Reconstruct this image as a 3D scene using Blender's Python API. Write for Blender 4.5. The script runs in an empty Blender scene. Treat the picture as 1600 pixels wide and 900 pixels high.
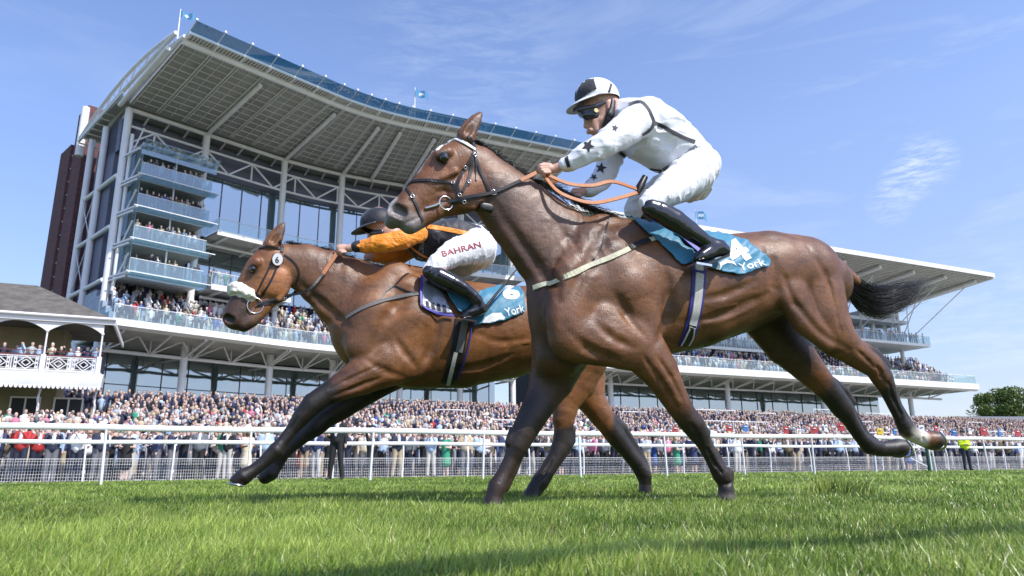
import bpy, math, random
import numpy as np
from math import sin, cos, radians, pi, sqrt, atan2
from mathutils import Vector, Matrix
from mathutils.bvhtree import BVHTree
import openvdb as vdb
SC = bpy.context.scene
COL = SC.collection
# ---------------------------------------------------------------- camera
FPX = 1120.0; PITCH = radians(14.3); ROLL = radians(.6); CAMZ = .20
F_ = np.array([0, cos(PITCH), sin(PITCH)])
_R0 = np.array([1., 0, 0]); _U0 = np.array([0, -sin(PITCH), cos(PITCH)])
R_ = _R0*cos(ROLL)-_U0*sin(ROLL); U_ = _U0*cos(ROLL)+_R0*sin(ROLL)
C_ = np.array([0, 0, CAMZ])
cd = bpy.data.cameras.new('camera'); cam = bpy.data.objects.new('camera', cd); COL.objects.link(cam)
cd.sensor_width = 36; cd.lens = FPX/1600*36; cd.clip_start = .05; cd.clip_end = 4000
cam.matrix_world = Matrix(((R_[0], U_[0], -F_[0], C_[0]), (R_[1], U_[1], -F_[1], C_[1]), (R_[2], U_[2], -F_[2], C_[2]), (0, 0, 0, 1)))
SC.camera = cam
cd.dof.use_dof = True; cd.dof.focus_distance = 4.3; cd.dof.aperture_fstop = 7.1
# ---------------------------------------------------------------- sky and sun
SUN_AZ = atan2(.80, -.60)      # compass angle from +Y towards +X of the sun
SUN_EL = radians(50)
w = bpy.data.worlds.new("World"); SC.world = w; w.use_nodes = True
nt = w.node_tree; nt.nodes.clear()
def nd(nt, typ, **kw):
    n = nt.nodes.new(typ)
    for k, v in kw.items(): setattr(n, k, v)
    return n
out = nd(nt, 'ShaderNodeOutputWorld'); bg = nd(nt, 'ShaderNodeBackground'); bg.inputs[1].default_value = .145
sky = nd(nt, 'ShaderNodeTexSky', sky_type='NISHITA', sun_disc=False, sun_elevation=SUN_EL, sun_rotation=SUN_AZ)
sky.air_density = 1.0; sky.dust_density = .6; sky.ozone_density = 2.2
tint = nd(nt, 'ShaderNodeMix', data_type='RGBA', blend_type='MULTIPLY'); tint.inputs[0].default_value = 1
tint.inputs[7].default_value = (1.46, 1.40, 1.66, 1)
nt.links.new(sky.outputs[0], tint.inputs[6])
tcz = nd(nt, 'ShaderNodeTexCoord'); sz = nd(nt, 'ShaderNodeSeparateXYZ'); nt.links.new(tcz.outputs['Generated'], sz.inputs[0])
hz = nd(nt, 'ShaderNodeValToRGB'); hz.color_ramp.elements[0].position = 0; hz.color_ramp.elements[0].color = (1.0, .90, .98, 1); hz.color_ramp.elements[1].position = .42; hz.color_ramp.elements[1].color = (1.52, 1.49, 1.70, 1)
nt.links.new(sz.outputs[2], hz.inputs[0]); nt.links.new(hz.outputs[0], tint.inputs[7])
tc = nd(nt, 'ShaderNodeTexCoord'); mp = nd(nt, 'ShaderNodeMapping'); mp.inputs['Scale'].default_value = (1.2, 1.2, 6.5)
mp.inputs['Rotation'].default_value = (0, radians(22), 0)
n1 = nd(nt, 'ShaderNodeTexNoise'); n1.inputs['Scale'].default_value = 2.2; n1.inputs['Detail'].default_value = 9; n1.inputs['Roughness'].default_value = .62; n1.inputs['Distortion'].default_value = .7
cr = nd(nt, 'ShaderNodeValToRGB'); cr.color_ramp.elements[0].position = .53; cr.color_ramp.elements[1].position = .95
cr.color_ramp.elements[1].color = (.55, .55, .55, 1)
nt.links.new(tc.outputs['Generated'], mp.inputs[0]); nt.links.new(mp.outputs[0], n1.inputs['Vector']); nt.links.new(n1.outputs[0], cr.inputs[0])
# thin high cloud thickens towards the horizon
sx = nd(nt, 'ShaderNodeSeparateXYZ'); nt.links.new(tc.outputs['Generated'], sx.inputs[0])
mr = nd(nt, 'ShaderNodeMapRange'); mr.inputs[1].default_value = 0.0; mr.inputs[2].default_value = .62; mr.inputs[3].default_value = .22; mr.inputs[4].default_value = 0.02
nt.links.new(sx.outputs[2], mr.inputs[0])
mrx = nd(nt, 'ShaderNodeMapRange'); mrx.inputs[1].default_value = -.5; mrx.inputs[2].default_value = .55; mrx.inputs[3].default_value = .35; mrx.inputs[4].default_value = 1.15
nt.links.new(sx.outputs[0], mrx.inputs[0])
ad = nd(nt, 'ShaderNodeMath', operation='ADD', use_clamp=True); 
pv_ = mr.outputs[0]
for (px_, py_, c0, c1, am, sc_) in ((1448, 252, .9992, .99999, .60, 17), (1415, 285, .9994, .9999, .5, 17), (1390, 318, .9995, .9999, .35, 19), (720, 90, .985, .9995, .30, 6), (1560, 560, .985, .9995, .38, 5)):
    v_ = F_+R_*(px_-800)/FPX+U_*(450-py_)/FPX; v_ = v_/np.linalg.norm(v_)
    dp = nd(nt, 'ShaderNodeVectorMath', operation='DOT_PRODUCT'); dp.inputs[1].default_value = tuple(v_); nt.links.new(tc.outputs['Generated'], dp.inputs[0])
    r_ = nd(nt, 'ShaderNodeMapRange', interpolation_type='SMOOTHSTEP'); r_.inputs[1].default_value = c0; r_.inputs[2].default_value = c1; r_.inputs[4].default_value = am; nt.links.new(dp.outputs['Value'], r_.inputs[0])
    n_ = nd(nt, 'ShaderNodeTexNoise'); n_.inputs['Scale'].default_value = sc_*2; n_.inputs['Detail'].default_value = 8; n_.inputs['Roughness'].default_value = .7; n_.inputs['Distortion'].default_value = .5; nt.links.new(mp.outputs[0], n_.inputs['Vector'])
    q_ = nd(nt, 'ShaderNodeMapRange'); q_.inputs[1].default_value = .42; q_.inputs[2].default_value = .72; nt.links.new(n_.outputs[0], q_.inputs[0])
    m_ = nd(nt, 'ShaderNodeMath', operation='MULTIPLY_ADD'); nt.links.new(r_.outputs[0], m_.inputs[0]); nt.links.new(q_.outputs[0], m_.inputs[1]); nt.links.new(pv_, m_.inputs[2]); pv_ = m_.outputs[0]
nt.links.new(cr.outputs[0], ad.inputs[0]); nt.links.new(pv_, ad.inputs[1])
ml = nd(nt, 'ShaderNodeMath', operation='MULTIPLY', use_clamp=True); nt.links.new(ad.outputs[0], ml.inputs[0]); nt.links.new(mrx.outputs[0], ml.inputs[1])
cm = nd(nt, 'ShaderNodeMix', data_type='RGBA'); cm.inputs[7].default_value = (5.1, 5.9, 7.2, 1)
nt.links.new(ml.outputs[0], cm.inputs[0]); nt.links.new(tint.outputs[2], cm.inputs[6]); nt.links.new(cm.outputs[2], bg.inputs[0]); nt.links.new(bg.outputs[0], out.inputs[0])
sd = bpy.data.lights.new('sun', 'SUN'); sd.energy = 5.0; sd.angle = radians(.53); sd.color = (1, .965, .91)
sun = bpy.data.objects.new('sun', sd); COL.objects.link(sun)
sdir = Vector((sin(SUN_AZ)*cos(SUN_EL), cos(SUN_AZ)*cos(SUN_EL), sin(SUN_EL)))
sun.rotation_euler = sdir.to_track_quat('Z', 'Y').to_euler(); sun.location = sdir*200
SC.view_settings.view_transform = 'Standard'; SC.view_settings.look = 'None'; SC.view_settings.gamma = 1; SC.view_settings.exposure = 0.1
SC.cycles.max_bounces = 7; SC.cycles.diffuse_bounces = 3; SC.cycles.glossy_bounces = 3; SC.cycles.transparent_max_bounces = 12; SC.cycles.transmission_bounces = 4
SC.cycles.use_denoising = True
# ---------------------------------------------------------------- helpers
def ray(px, py): return F_+R_*(px-800)/FPX+U_*(450-py)/FPX
def onplane(px, py, P0, n):
    r = ray(px, py); return C_+r*(((np.asarray(P0)-C_)@n)/(r@n))
def atY(px, py, Y):
    r = ray(px, py); return C_+r*(Y/r[1])
def atZ(px, py, Z):
    r = ray(px, py); return C_+r*((Z-C_[2])/r[2])
def tag(o, label=None, cat=None, group=None, kind=None):
    if label: o['label'] = label
    if cat: o['category'] = cat
    if group: o['group'] = group
    if kind: o['kind'] = kind
    return o
def empty(name, loc, label=None, cat=None, group=None, rz=0):
    o = bpy.data.objects.new(name, None); COL.objects.link(o); o.location = loc; o.rotation_euler = (0, 0, rz); o.empty_display_size = .2
    return tag(o, label, cat, group)
def par(o, p):
    """children carry world coordinates: undo the base point of the thing they hang on"""
    if p is not None:
        o.parent = p
        if p.parent is None: o.matrix_parent_inverse = Matrix.LocRotScale(p.location, p.rotation_euler, p.scale).inverted()
    return o
def mkobj(name, V, Fc, mats, parent=None, mi=None, smooth=False, colors=None):
    """V Nx3 world coordinates, Fc list of index tuples (or MxK int array)"""
    me = bpy.data.meshes.new(name)
    V = np.asarray(V, np.float32).reshape(-1, 3)
    if isinstance(Fc, np.ndarray):
        k = Fc.shape[1]; nf = len(Fc); flat = Fc.reshape(-1).astype(np.int32); starts = np.arange(nf, dtype=np.int32)*k; tot = np.full(nf, k, np.int32)
    else:
        nf = len(Fc); tot = np.array([len(f) for f in Fc], np.int32); starts = np.concatenate([[0], np.cumsum(tot)[:-1]]).astype(np.int32) if nf else tot
        flat = np.array([i for f in Fc for i in f], np.int32)
    me.vertices.add(len(V)); me.vertices.foreach_set('co', V.ravel())
    me.loops.add(len(flat)); me.loops.foreach_set('vertex_index', flat)
    me.polygons.add(nf); me.polygons.foreach_set('loop_start', starts)
    try: me.polygons.foreach_set('loop_total', tot)
    except Exception: pass
    if not isinstance(mats, (list, tuple)): mats = [mats]
    for m in mats: me.materials.append(m)
    if mi is not None: me.polygons.foreach_set('material_index', np.asarray(mi, np.int32))
    if smooth is not False: me.polygons.foreach_set('use_smooth', np.ones(nf, bool) if smooth is True else np.asarray(smooth, bool))
    if colors is not None:
        ca = me.color_attributes.new('Col', 'FLOAT_COLOR', 'POINT'); c4 = np.ones((len(V), 4), np.float32); c4[:, :3] = colors; ca.data.foreach_set('color', c4.ravel())
    me.update(calc_edges=True); me.validate()
    o = bpy.data.objects.new(name, me); COL.objects.link(o)
    return par(o, parent)
class MB:
    """collects shapes for one mesh"""
    def __init__(s): s.v = []; s.f = []; s.m = []; s.sm = []
    def add(s, V, Fc, m=0, smooth=False):
        b = len(s.v); s.v.extend([tuple(map(float, p)) for p in V]); s.f.extend([tuple(i+b for i in f) for f in Fc]); s.m.extend([m]*len(Fc)); s.sm.extend([smooth]*len(Fc)); return s
    def box(s, c, size, ax=None, m=0):
        c = np.asarray(c, float); h = np.asarray(size, float)/2
        A = np.eye(3) if ax is None else np.asarray(ax, float)
        V = [c+A[0]*h[0]*i+A[1]*h[1]*j+A[2]*h[2]*k for i in (-1, 1) for j in (-1, 1) for k in (-1, 1)]
        return s.add(V, [(0, 1, 3, 2), (4, 6, 7, 5), (0, 4, 5, 1), (2, 3, 7, 6), (0, 2, 6, 4), (1, 5, 7, 3)], m)
    def bar(s, a, b, w, h=None, m=0, up=(0, 0, 1)):
        a = np.asarray(a, float); b = np.asarray(b, float); h = h or w; d = b-a; L = np.linalg.norm(d)
        if L < 1e-6: return s
        d /= L; x = np.cross(d, up)
        if np.linalg.norm(x) < 1e-3: x = np.cross(d, (1, 0, 0))
        x /= np.linalg.norm(x); y = np.cross(x, d)
        return s.box((a+b)/2, (L, w, h), (d, x, y), m)
    def tube(s, pts, r, n=8, m=0, caps=True, flat=None):
        P = np.asarray(pts, float); k = len(P); r = np.broadcast_to(np.asarray(r, float), (k,))
        T = np.gradient(P, axis=0); T /= np.linalg.norm(T, axis=1)[:, None]+1e-12
        ref = np.array([0, 0, 1.]) if abs(T[0][2]) < .9 else np.array([1., 0, 0])
        V = []
        x = np.cross(T[0], ref); x /= np.linalg.norm(x)
        for i in range(k):
            x = x-T[i]*(x@T[i]); x /= np.linalg.norm(x)+1e-12; y = np.cross(T[i], x)
            for j in range(n):
                a = 2*pi*j/n; V.append(P[i]+r[i]*(x*cos(a)+y*sin(a)))
        Fc = [(i*n+j, i*n+(j+1) % n, (i+1)*n+(j+1) % n, (i+1)*n+j) for i in range(k-1) for j in range(n)]
        s.add(V, Fc, m, True)
        if caps:
            s.add(V[:n], [tuple(range(n))[::-1]], m); s.add(V[-n:], [tuple(range(n))], m)
        return s
    def quad(s, a, b, c, d, m=0): return s.add([a, b, c, d], [(0, 1, 2, 3)], m)
    def prism(s, poly, vec, m=0):
        P = [np.asarray(p, float) for p in poly]; vec = np.asarray(vec, float); n = len(P)
        return s.add(P+[p+vec for p in P], [tuple(range(n))[::-1], tuple(range(n, 2*n))]+[(i, (i+1) % n, n+(i+1) % n, n+i) for i in range(n)], m)
    def sweep(s, path, prof, m=0, closed=True, caps=True):
        """path: list of frames (origin, side, up); prof: list of (side, up)"""
        n = len(prof); V = [o+sd*a+upv*b for (o, sd, upv) in path for (a, b) in prof]
        rng = range(n) if closed else range(n-1)
        s.add(V, [(i*n+j, (i+1)*n+j, (i+1)*n+(j+1) % n, i*n+(j+1) % n) for i in range(len(path)-1) for j in rng], m)
        if closed and caps: s.add(V[:n], [tuple(range(n))], m); s.add(V[-n:], [tuple(range(n))[::-1]], m)
        return s
    def build(s, name, mats, parent=None):
        return mkobj(name, s.v, s.f, mats, parent, s.m, s.sm)
def mat(name, col, rough=.6, metal=0, spec=.5, nscale=0, namt=0, bump=0, bscale=30, coat=0, alpha=None, attr=False, sheen=0, detail=4):
    m = bpy.data.materials.new(name); m.use_nodes = True; t = m.node_tree; p = t.nodes['Principled BSDF']
    p.inputs['Base Color'].default_value = (*col, 1); p.inputs['Roughness'].default_value = rough; p.inputs['Metallic'].default_value = metal
    p.inputs['Specular IOR Level'].default_value = spec; p.inputs['Coat Weight'].default_value = coat; p.inputs['Sheen Weight'].default_value = sheen
    src = None
    tcn = nd(t, 'ShaderNodeTexCoord')
    if attr:
        a = nd(t, 'ShaderNodeVertexColor'); a.layer_name = 'Col'; src = a.outputs[0]
    if nscale:
        n = nd(t, 'ShaderNodeTexNoise'); n.inputs['Scale'].default_value = nscale; n.inputs['Detail'].default_value = detail; n.inputs['Roughness'].default_value = .6
        t.links.new(tcn.outputs['Object'], n.inputs['Vector'])
        mrn = nd(t, 'ShaderNodeMapRange'); mrn.inputs[1].default_value = .3; mrn.inputs[2].default_value = .7; mrn.inputs[3].default_value = 1-namt; mrn.inputs[4].default_value = 1+namt
        t.links.new(n.outputs[0], mrn.inputs[0])
        mx = nd(t, 'ShaderNodeMix', data_type='RGBA', blend_type='MULTIPLY'); mx.inputs[0].default_value = 1
        if src is not None: t.links.new(src, mx.inputs[6])
        else: mx.inputs[6].default_value = (*col, 1)
        t.links.new(mrn.outputs[0], mx.inputs[7]); src = mx.outputs[2]
    if src is not None: t.links.new(src, p.inputs['Base Color'])
    if bump:
        n = nd(t, 'ShaderNodeTexNoise'); n.inputs['Scale'].default_value = bscale; n.inputs['Detail'].default_value = 3
        t.links.new(tcn.outputs['Object'], n.inputs['Vector'])
        b = nd(t, 'ShaderNodeBump'); b.inputs['Strength'].default_value = 1; b.inputs['Distance'].default_value = bump
        t.links.new(n.outputs[0], b.inputs['Height']); t.links.new(b.outputs[0], p.inputs['Normal'])
    return m
def glassmat(name, tint=(.6, .75, .75), refl=.25, opac=.15, rough=.02):
    """thin glass: see-through sheet with a mirror-like share"""
    m = bpy.data.materials.new(name); m.use_nodes = True; t = m.node_tree; t.nodes.clear()
    o = nd(t, 'ShaderNodeOutputMaterial'); tr = nd(t, 'ShaderNodeBsdfTransparent'); tr.inputs[0].default_value = (*tint, 1)
    g = nd(t, 'ShaderNodeBsdfGlossy'); g.inputs['Roughness'].default_value = rough; g.inputs[0].default_value = (.9, .95, 1, 1)
    d = nd(t, 'ShaderNodeBsdfDiffuse'); d.inputs[0].default_value = (tint[0]*.8, tint[1]*.8, tint[2]*.8, 1)
    m1 = nd(t, 'ShaderNodeMixShader'); m2 = nd(t, 'ShaderNodeMixShader'); m1.inputs[0].default_value = refl; m2.inputs[0].default_value = opac
    t.links.new(tr.outputs[0], m1.inputs[1]); t.links.new(g.outputs[0], m1.inputs[2]); t.links.new(m1.outputs[0], m2.inputs[1]); t.links.new(d.outputs[0], m2.inputs[2]); t.links.new(m2.outputs[0], o.inputs[0])
    return m
def vnoise(P, scale, seed=0):
    """cheap smooth value noise, numpy; P Nx3 -> N in -1..1"""
    q = np.asarray(P, np.float64)*scale+seed*17.37
    i = np.floor(q).astype(np.int64); fr = q-i; fr = fr*fr*(3-2*fr)
    def h(a): 
        n = (a[..., 0]*374761393+a[..., 1]*668265263+a[..., 2]*2147483647+seed*1274126177) & 0xffffffff
        n = ((n ^ (n >> 13))*1274126177) & 0xffffffff; n ^= n >> 16
        return (n & 0xffff)/32767.5-1
    r = 0
    for dx in (0, 1):
        for dy in (0, 1):
            for dz in (0, 1):
                wgt = (fr[..., 0] if dx else 1-fr[..., 0])*(fr[..., 1] if dy else 1-fr[..., 1])*(fr[..., 2] if dz else 1-fr[..., 2])
                r = r+wgt*h(i+np.array([dx, dy, dz]))
    return r
def fbm(P, scale, octs=3, seed=0):
    return sum(vnoise(P, scale*2**k, seed+k)/2**k for k in range(octs))
def crom(pts, n=6):
    """Catmull-Rom resample of a point list (any dimension)"""
    P = np.asarray(pts, float)
    if len(P) < 3: 
        t = np.linspace(0, 1, n+1)[:, None]; return P[0]*(1-t)+P[-1]*t
    Q = np.vstack([2*P[0]-P[1], P, 2*P[-1]-P[-2]]); o = []
    for i in range(1, len(Q)-2):
        for k in range(n):
            t = k/n; a, b, c, d = Q[i-1:i+3]
            o.append(.5*((2*b)+(c-a)*t+(2*a-5*b+4*c-d)*t*t+(3*b-a-3*c+d)*t**3))
    o.append(P[-1]); return np.array(o)
# ---------------------------------------------------------------- implicit bodies
class Body:
    """signed distance grid in a local frame O + u*U + v*V + w*W, turned into one continuous mesh"""
    def __init__(s, O, U, V, W, lo, hi, h):
        s.O = np.asarray(O, float); s.B = np.array([U, V, W], float); s.lo = np.asarray(lo, float); s.h = h
        n = np.ceil((np.asarray(hi)-s.lo)/h).astype(int)+1; s.n = n
        s.D = np.full(tuple(n), 9., np.float32)
        s.ax = [s.lo[i]+h*np.arange(n[i]) for i in range(3)]
    def loc(s, px, py, w=0):
        """picture point on the plane at side offset w -> local coordinates"""
        q = onplane(px, py, s.O+s.B[2]*w, s.B[2])-s.O
        return np.array([q@s.B[0], q@s.B[1], w])
    def mpp(s, P):
        return ((s.O+P@s.B-C_)@F_)/FPX
    def world(s, P): return s.O+np.asarray(P)@s.B
    def _reg(s, lo, hi):
        i0 = np.maximum(np.floor((lo-s.lo)/s.h).astype(int), 0); i1 = np.minimum(np.ceil((hi-s.lo)/s.h).astype(int)+1, s.n)
        if np.any(i1 <= i0): return None
        sl = tuple(slice(a, b) for a, b in zip(i0, i1))
        g = [s.ax[k][sl[k]].astype(np.float32) for k in range(3)]
        return sl, g[0][:, None, None], g[1][None, :, None], g[2][None, None, :]
    @staticmethod
    def _seg(gu, gv, gw, a, b, ra, rb, sa, sb):
        ab = b-a; L = float(ab@ab)+1e-12
        t = np.clip(((gu-a[0])*ab[0]+(gv-a[1])*ab[1]+(gw-a[2])*ab[2])/L, 0, 1)
        du = gu-(a[0]+t*ab[0]); dv = gv-(a[1]+t*ab[1]); dw = (gw-(a[2]+t*ab[2]))/(sa+t*(sb-sa))
        return np.sqrt(du*du+dv*dv+dw*dw)-(ra+t*(rb-ra))
    def chain(s, nodes, k=.03, sub=False):
        """nodes: (local xyz, radius, width ratio); the chain is one limb, blended into the body with radius k"""
        P = [np.asarray(n[0], float) for n in nodes]; r = [n[1] for n in nodes]; sw = [n[2] for n in nodes]
        m = max(r)*max(1, max(sw))+k*1.5+.03
        q = s._reg(np.min(P, 0)-m, np.max(P, 0)+m)
        if q is None: return s
        sl, gu, gv, gw = q; d = None
        segs = [(i, i+1) for i in range(len(P)-1)] or [(0, 0)]
        for i, j in segs:
            e = s._seg(gu, gv, gw, P[i], P[j], r[i], r[j], sw[i], sw[j]); d = e if d is None else np.minimum(d, e)
        s.merge(sl, d, k, sub); return s
    def merge(s, sl, d, k, sub=False):
        A = s.D[sl]
        if sub: h = np.maximum(k-np.abs(A+d), 0)/k; s.D[sl] = np.maximum(A, -d)+h*h*k/4
        else: h = np.maximum(k-np.abs(A-d), 0)/k; s.D[sl] = np.minimum(A, d)-h*h*k/4
    def creases(s, amp, scale, seed=0, stretch=(1, 1, 1), fn=None):
        """sharp-edged cloth folds: ridged noise pushed outwards"""
        idx = np.argwhere(np.abs(s.D) < .04+amp); P = s.lo+idx*s.h; q = P*np.array(stretch); q = q+.035*np.stack([vnoise(P, 7, seed+5), vnoise(P, 7, seed+6), vnoise(P, 7, seed+7)], 1)
        a = (1-np.abs(vnoise(q, scale, seed)))**3+.5*(1-np.abs(vnoise(q, scale*2.1, seed+1)))**3
        a = amp*(a-.45)
        if fn is not None: a = a*fn(P)
        s.D[tuple(idx.T)] -= a
    def noise(s, amp, scale, seed=0, stretch=(1, 1, 1), fn=None):
        idx = np.argwhere(np.abs(s.D) < .04+amp); P = s.lo+idx*s.h
        a = amp*fbm(P*np.array(stretch), scale, 2, seed)
        if fn is not None: a = a*fn(P)
        s.D[tuple(idx.T)] += a
    def smooth(s, it=1):
        for _ in range(it):
            for ax in range(3):
                D = s.D; a = np.take(D, np.r_[1:D.shape[ax], D.shape[ax]-1], ax); b = np.take(D, np.r_[0, 0:D.shape[ax]-1], ax); s.D = (.25*a+.5*D+.25*b).astype(np.float32)
    def mesh(s):
        g = vdb.FloatGrid(s.h*4); D = np.clip(s.D, -s.h*4, s.h*4)
        g.copyFromArray(np.ascontiguousarray(D, np.float32), tolerance=0)
        V, T, Q = g.convertToPolygons(isovalue=0.0, adaptivity=0.0)
        L = V*s.h+s.lo
        return L, Q[:, ::-1] if len(Q) else Q
    def build(s, name, mats, parent=None, colorfn=None, matfn=None, keep_local=False):
        L, Q = s.mesh(); W = s.world(L)
        cols = colorfn(L) if colorfn else None
        mi = matfn(L[Q].mean(1)) if matfn else None
        # make sure faces point outwards
        o = mkobj(name, W, Q.astype(np.int32), mats, parent, mi, True, cols)
        return o, L
def bvh(o):
    me = o.data; n = len(me.vertices); co = np.empty(n*3, np.float32); me.vertices.foreach_get('co', co)
    return BVHTree.FromPolygons([tuple(c) for c in co.reshape(-1, 3).tolist()], [tuple(p.vertices) for p in me.polygons])
def clothmat(name, col, rough=.6, fold=.006, sc=9, stretch=(1, 1, 1), spec=.4, sheen=.2):
    m = mat(name, col, rough, spec=spec, sheen=sheen); t = m.node_tree; p = t.nodes['Principled BSDF']; tcn = nd(t, 'ShaderNodeTexCoord')
    mpn = nd(t, 'ShaderNodeMapping'); mpn.inputs['Scale'].default_value = stretch; t.links.new(tcn.outputs['Object'], mpn.inputs[0])
    prev = None
    for s_, d_, dist in ((sc, fold, 1.2), (sc*3.2, fold*.35, 1.0), (420, .0004, 0)):
        n = nd(t, 'ShaderNodeTexNoise'); n.inputs['Scale'].default_value = s_; n.inputs['Detail'].default_value = 3; n.inputs['Distortion'].default_value = dist
        t.links.new(mpn.outputs[0], n.inputs['Vector']); b = nd(t, 'ShaderNodeBump'); b.inputs['Strength'].default_value = 1; b.inputs['Distance'].default_value = d_
        t.links.new(n.outputs[0], b.inputs['Height'])
        if prev: t.links.new(prev.outputs[0], b.inputs['Normal'])
        prev = b
    t.links.new(prev.outputs[0], p.inputs['Normal']); return m
# ================================================================ ground, rails and fences
AB = radians(65.0); TB = np.array([sin(AB), cos(AB), 0]); NB = np.array([cos(AB), -sin(AB), 0]); PB = np.array([-14.6, 77.1, 0])
def bD(x, y): return (x-PB[0])*NB[0]+(y-PB[1])*NB[1]
def zT(x, y): return 5.6*np.clip((38-bD(x, y))/31, 0, 1)
M_TURF = mat('turf_soil', (.085, .135, .028), .9, nscale=3, namt=.35, bump=.03, bscale=40)
M_WHITEP = mat('white_plastic_rail', (.80, .80, .80), .38, nscale=6, namt=.06)
M_CONC = mat('pale_concrete', (.42, .40, .36), .85, nscale=2, namt=.2)
M_TARMAC = mat('asphalt_path', (.10, .10, .10), .9, nscale=3, namt=.2)
m = MB()
def edge(D, t): return PB+NB*D+TB*t
m.quad((-400, -60, 0), (500, -60, 0), edge(52.2, 700), edge(52.2, -500)); m.build('racecourse_turf', M_TURF)['kind'] = 'structure'
m = MB(); m.quad(edge(52.2, -500), edge(52.2, 700), edge(38, 700), edge(38, -500)); tag(m.build('spectator_lawn_path', M_CONC), kind='structure')
m = MB(); m.quad(edge(-30, -600), edge(38, -600), edge(38, 900), edge(-30, 900)); m.quad(edge(-1500, -1500), edge(-30, -1500), edge(-30, 2500), edge(-1500, 2500))
tag(m.build('enclosure_ground', mat('enclosure_grass', (.05, .09, .03), .95, nscale=.2, namt=.3)), kind='structure')
# stepped terrace under the crowd
m = MB(); ns = 34
for k in range(ns):
    D0 = 38-31*k/ns; z = 5.6*(k+1)/ns
    m.box(edge((D0+7)/2-1.5, 42.5)+np.array([0, 0, z-5.6/ns/2]), (137, D0-7+3, 5.6/ns), (TB, -NB, (0, 0, 1)))
tag(m.build('terrace_steps', M_CONC), kind='structure')
PF = np.array([-7.76, 14.2, 0.]); AF = radians(65.6); TF = np.array([sin(AF), cos(AF), 0]); NF = np.array([cos(AF), -sin(AF), 0])
def railline(name, label, P0, T, s0, s1, step, H, r, cat='running rail', post_r=.026, lean=.03, second=None, seed=0, base=0, foot=None):
    rs = np.random.RandomState(seed); root = empty(name, tuple(P0+T*s0), label, cat); Nn = np.array([T[1], -T[0], 0])
    pts = [P0+T*s+np.array([0, 0, base+H+.012*sin(s*.9+seed)]) for s in np.arange(s0, s1+.1, 1.3)]
    m = MB(); fr = [(p, Nn, np.array([0, 0, 1.])) for p in pts]
    m.sweep(fr, [(r*.55*cos(a), r*sin(a)) for a in np.linspace(0, 2*pi, 11)[:-1]]); m.sm = [True]*len(m.sm); m.build('top_rail', M_WHITEP, root)
    for s in np.arange(s0, s1, step):
        s = s+rs.randn()*.03; a = P0+T*s+np.array([0, 0, base-.05])+T*rs.randn()*lean; b_ = P0+T*s-Nn*.10+np.array([0, 0, base+H-.02])
        q = MB()
        if foot: q.tube([a, a*.3+b_*.7+Nn*.10, b_+Nn*.07, b_], post_r, 8); q.tube([a*.72+b_*.28-np.array([0, 0, .02]), a*.7+b_*.3+np.array([0, 0, .03])], post_r*1.9, 8)
        else: q.tube([P0+T*s+np.array([0, 0, base-.05])+T*rs.randn()*lean+Nn*.02, P0+T*s+np.array([0, 0, base+H-.01])], post_r, 8)
        q.build('post', M_WHITEP, root)
    return root
railline('running_rail', 'white plastic running rail nearest behind the galloping horses', PF, TF, -8.0, 60, 2.62, 1.09, .062, seed=3)
P2 = np.array([-12.3, 20.9, 0]); A2 = radians(64.6); T2 = np.array([sin(A2), cos(A2), 0]); N2 = np.array([cos(A2), -sin(A2), 0])
railline('running_rail', 'white inner rail with curved posts in front of the wire mesh fence', P2, T2, -14, 80, 2.35, 1.13, .062, seed=5, foot=True)
railline('running_rail', 'white rail standing behind the photographer, out of the picture', np.array([.75, .93, 0]), T2, -6.5, 7, 2.6, 1.12, .10, seed=8)
# welded mesh fence
M_MESH = mat('galvanised_mesh', (.78, .78, .78), .5)
P3 = P2-N2*.55; mf = empty('mesh_fence', tuple(P3-T2*14), 'low white welded wire mesh fence along the front of the crowd', 'fence')
for k in range(38):
    s0 = -14+k*2.47; q = MB()
    for z in (.05, .14, .23, .32, .41, .50, .59, .66): q.bar(P3+T2*s0+np.array([0, 0, z]), P3+T2*(s0+2.44)+np.array([0, 0, z]), .007 if z < .65 else .015)
    for j in range(37): p = P3+T2*(s0+.01+j*.0672)-N2*.008; q.bar(p+np.array([0, 0, .02]), p+np.array([0, 0, .67]), .0055)
    q.build('mesh_panel', M_MESH, mf)
# gate and braces to the right
gt = empty('rail_gate', tuple(atZ(1400, 737, 0)), 'white gate with crossed diagonal braces below the far rail on the right', 'gate')
gp = [atZ(x, 735.5, .0) for x in (1352, 1372, 1412, 1456)]
for p in gp: p[2] = 0; MB().tube([p, p+np.array([0, 0, 1.0])], .04, 8).build('gate_post', M_WHITEP, gt)
MB().bar(gp[1]+np.array([0, 0, .08]), gp[2]+np.array([0, 0, .85]), .05).build('gate_brace', M_WHITEP, gt)
MB().bar(gp[2]+np.array([0, 0, .85]), gp[3]+np.array([0, 0, .08]), .05).build('gate_brace', M_WHITEP, gt)
MB().bar(gp[0]+np.array([0, 0, .95]), gp[3]+np.array([0, 0, .95]), .06).build('gate_rail', M_WHITEP, gt)
gg_ = atZ(1453, 737, 0); gpst = MB().tube([(gg_[0], gg_[1], 0), (gg_[0], gg_[1], 1.15)], .06, 8).build('green_post', mat('dark_green_paint', (.01, .07, .04), .5)); tag(gpst, 'dark green round post standing at the right end of the gate', 'post')
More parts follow.
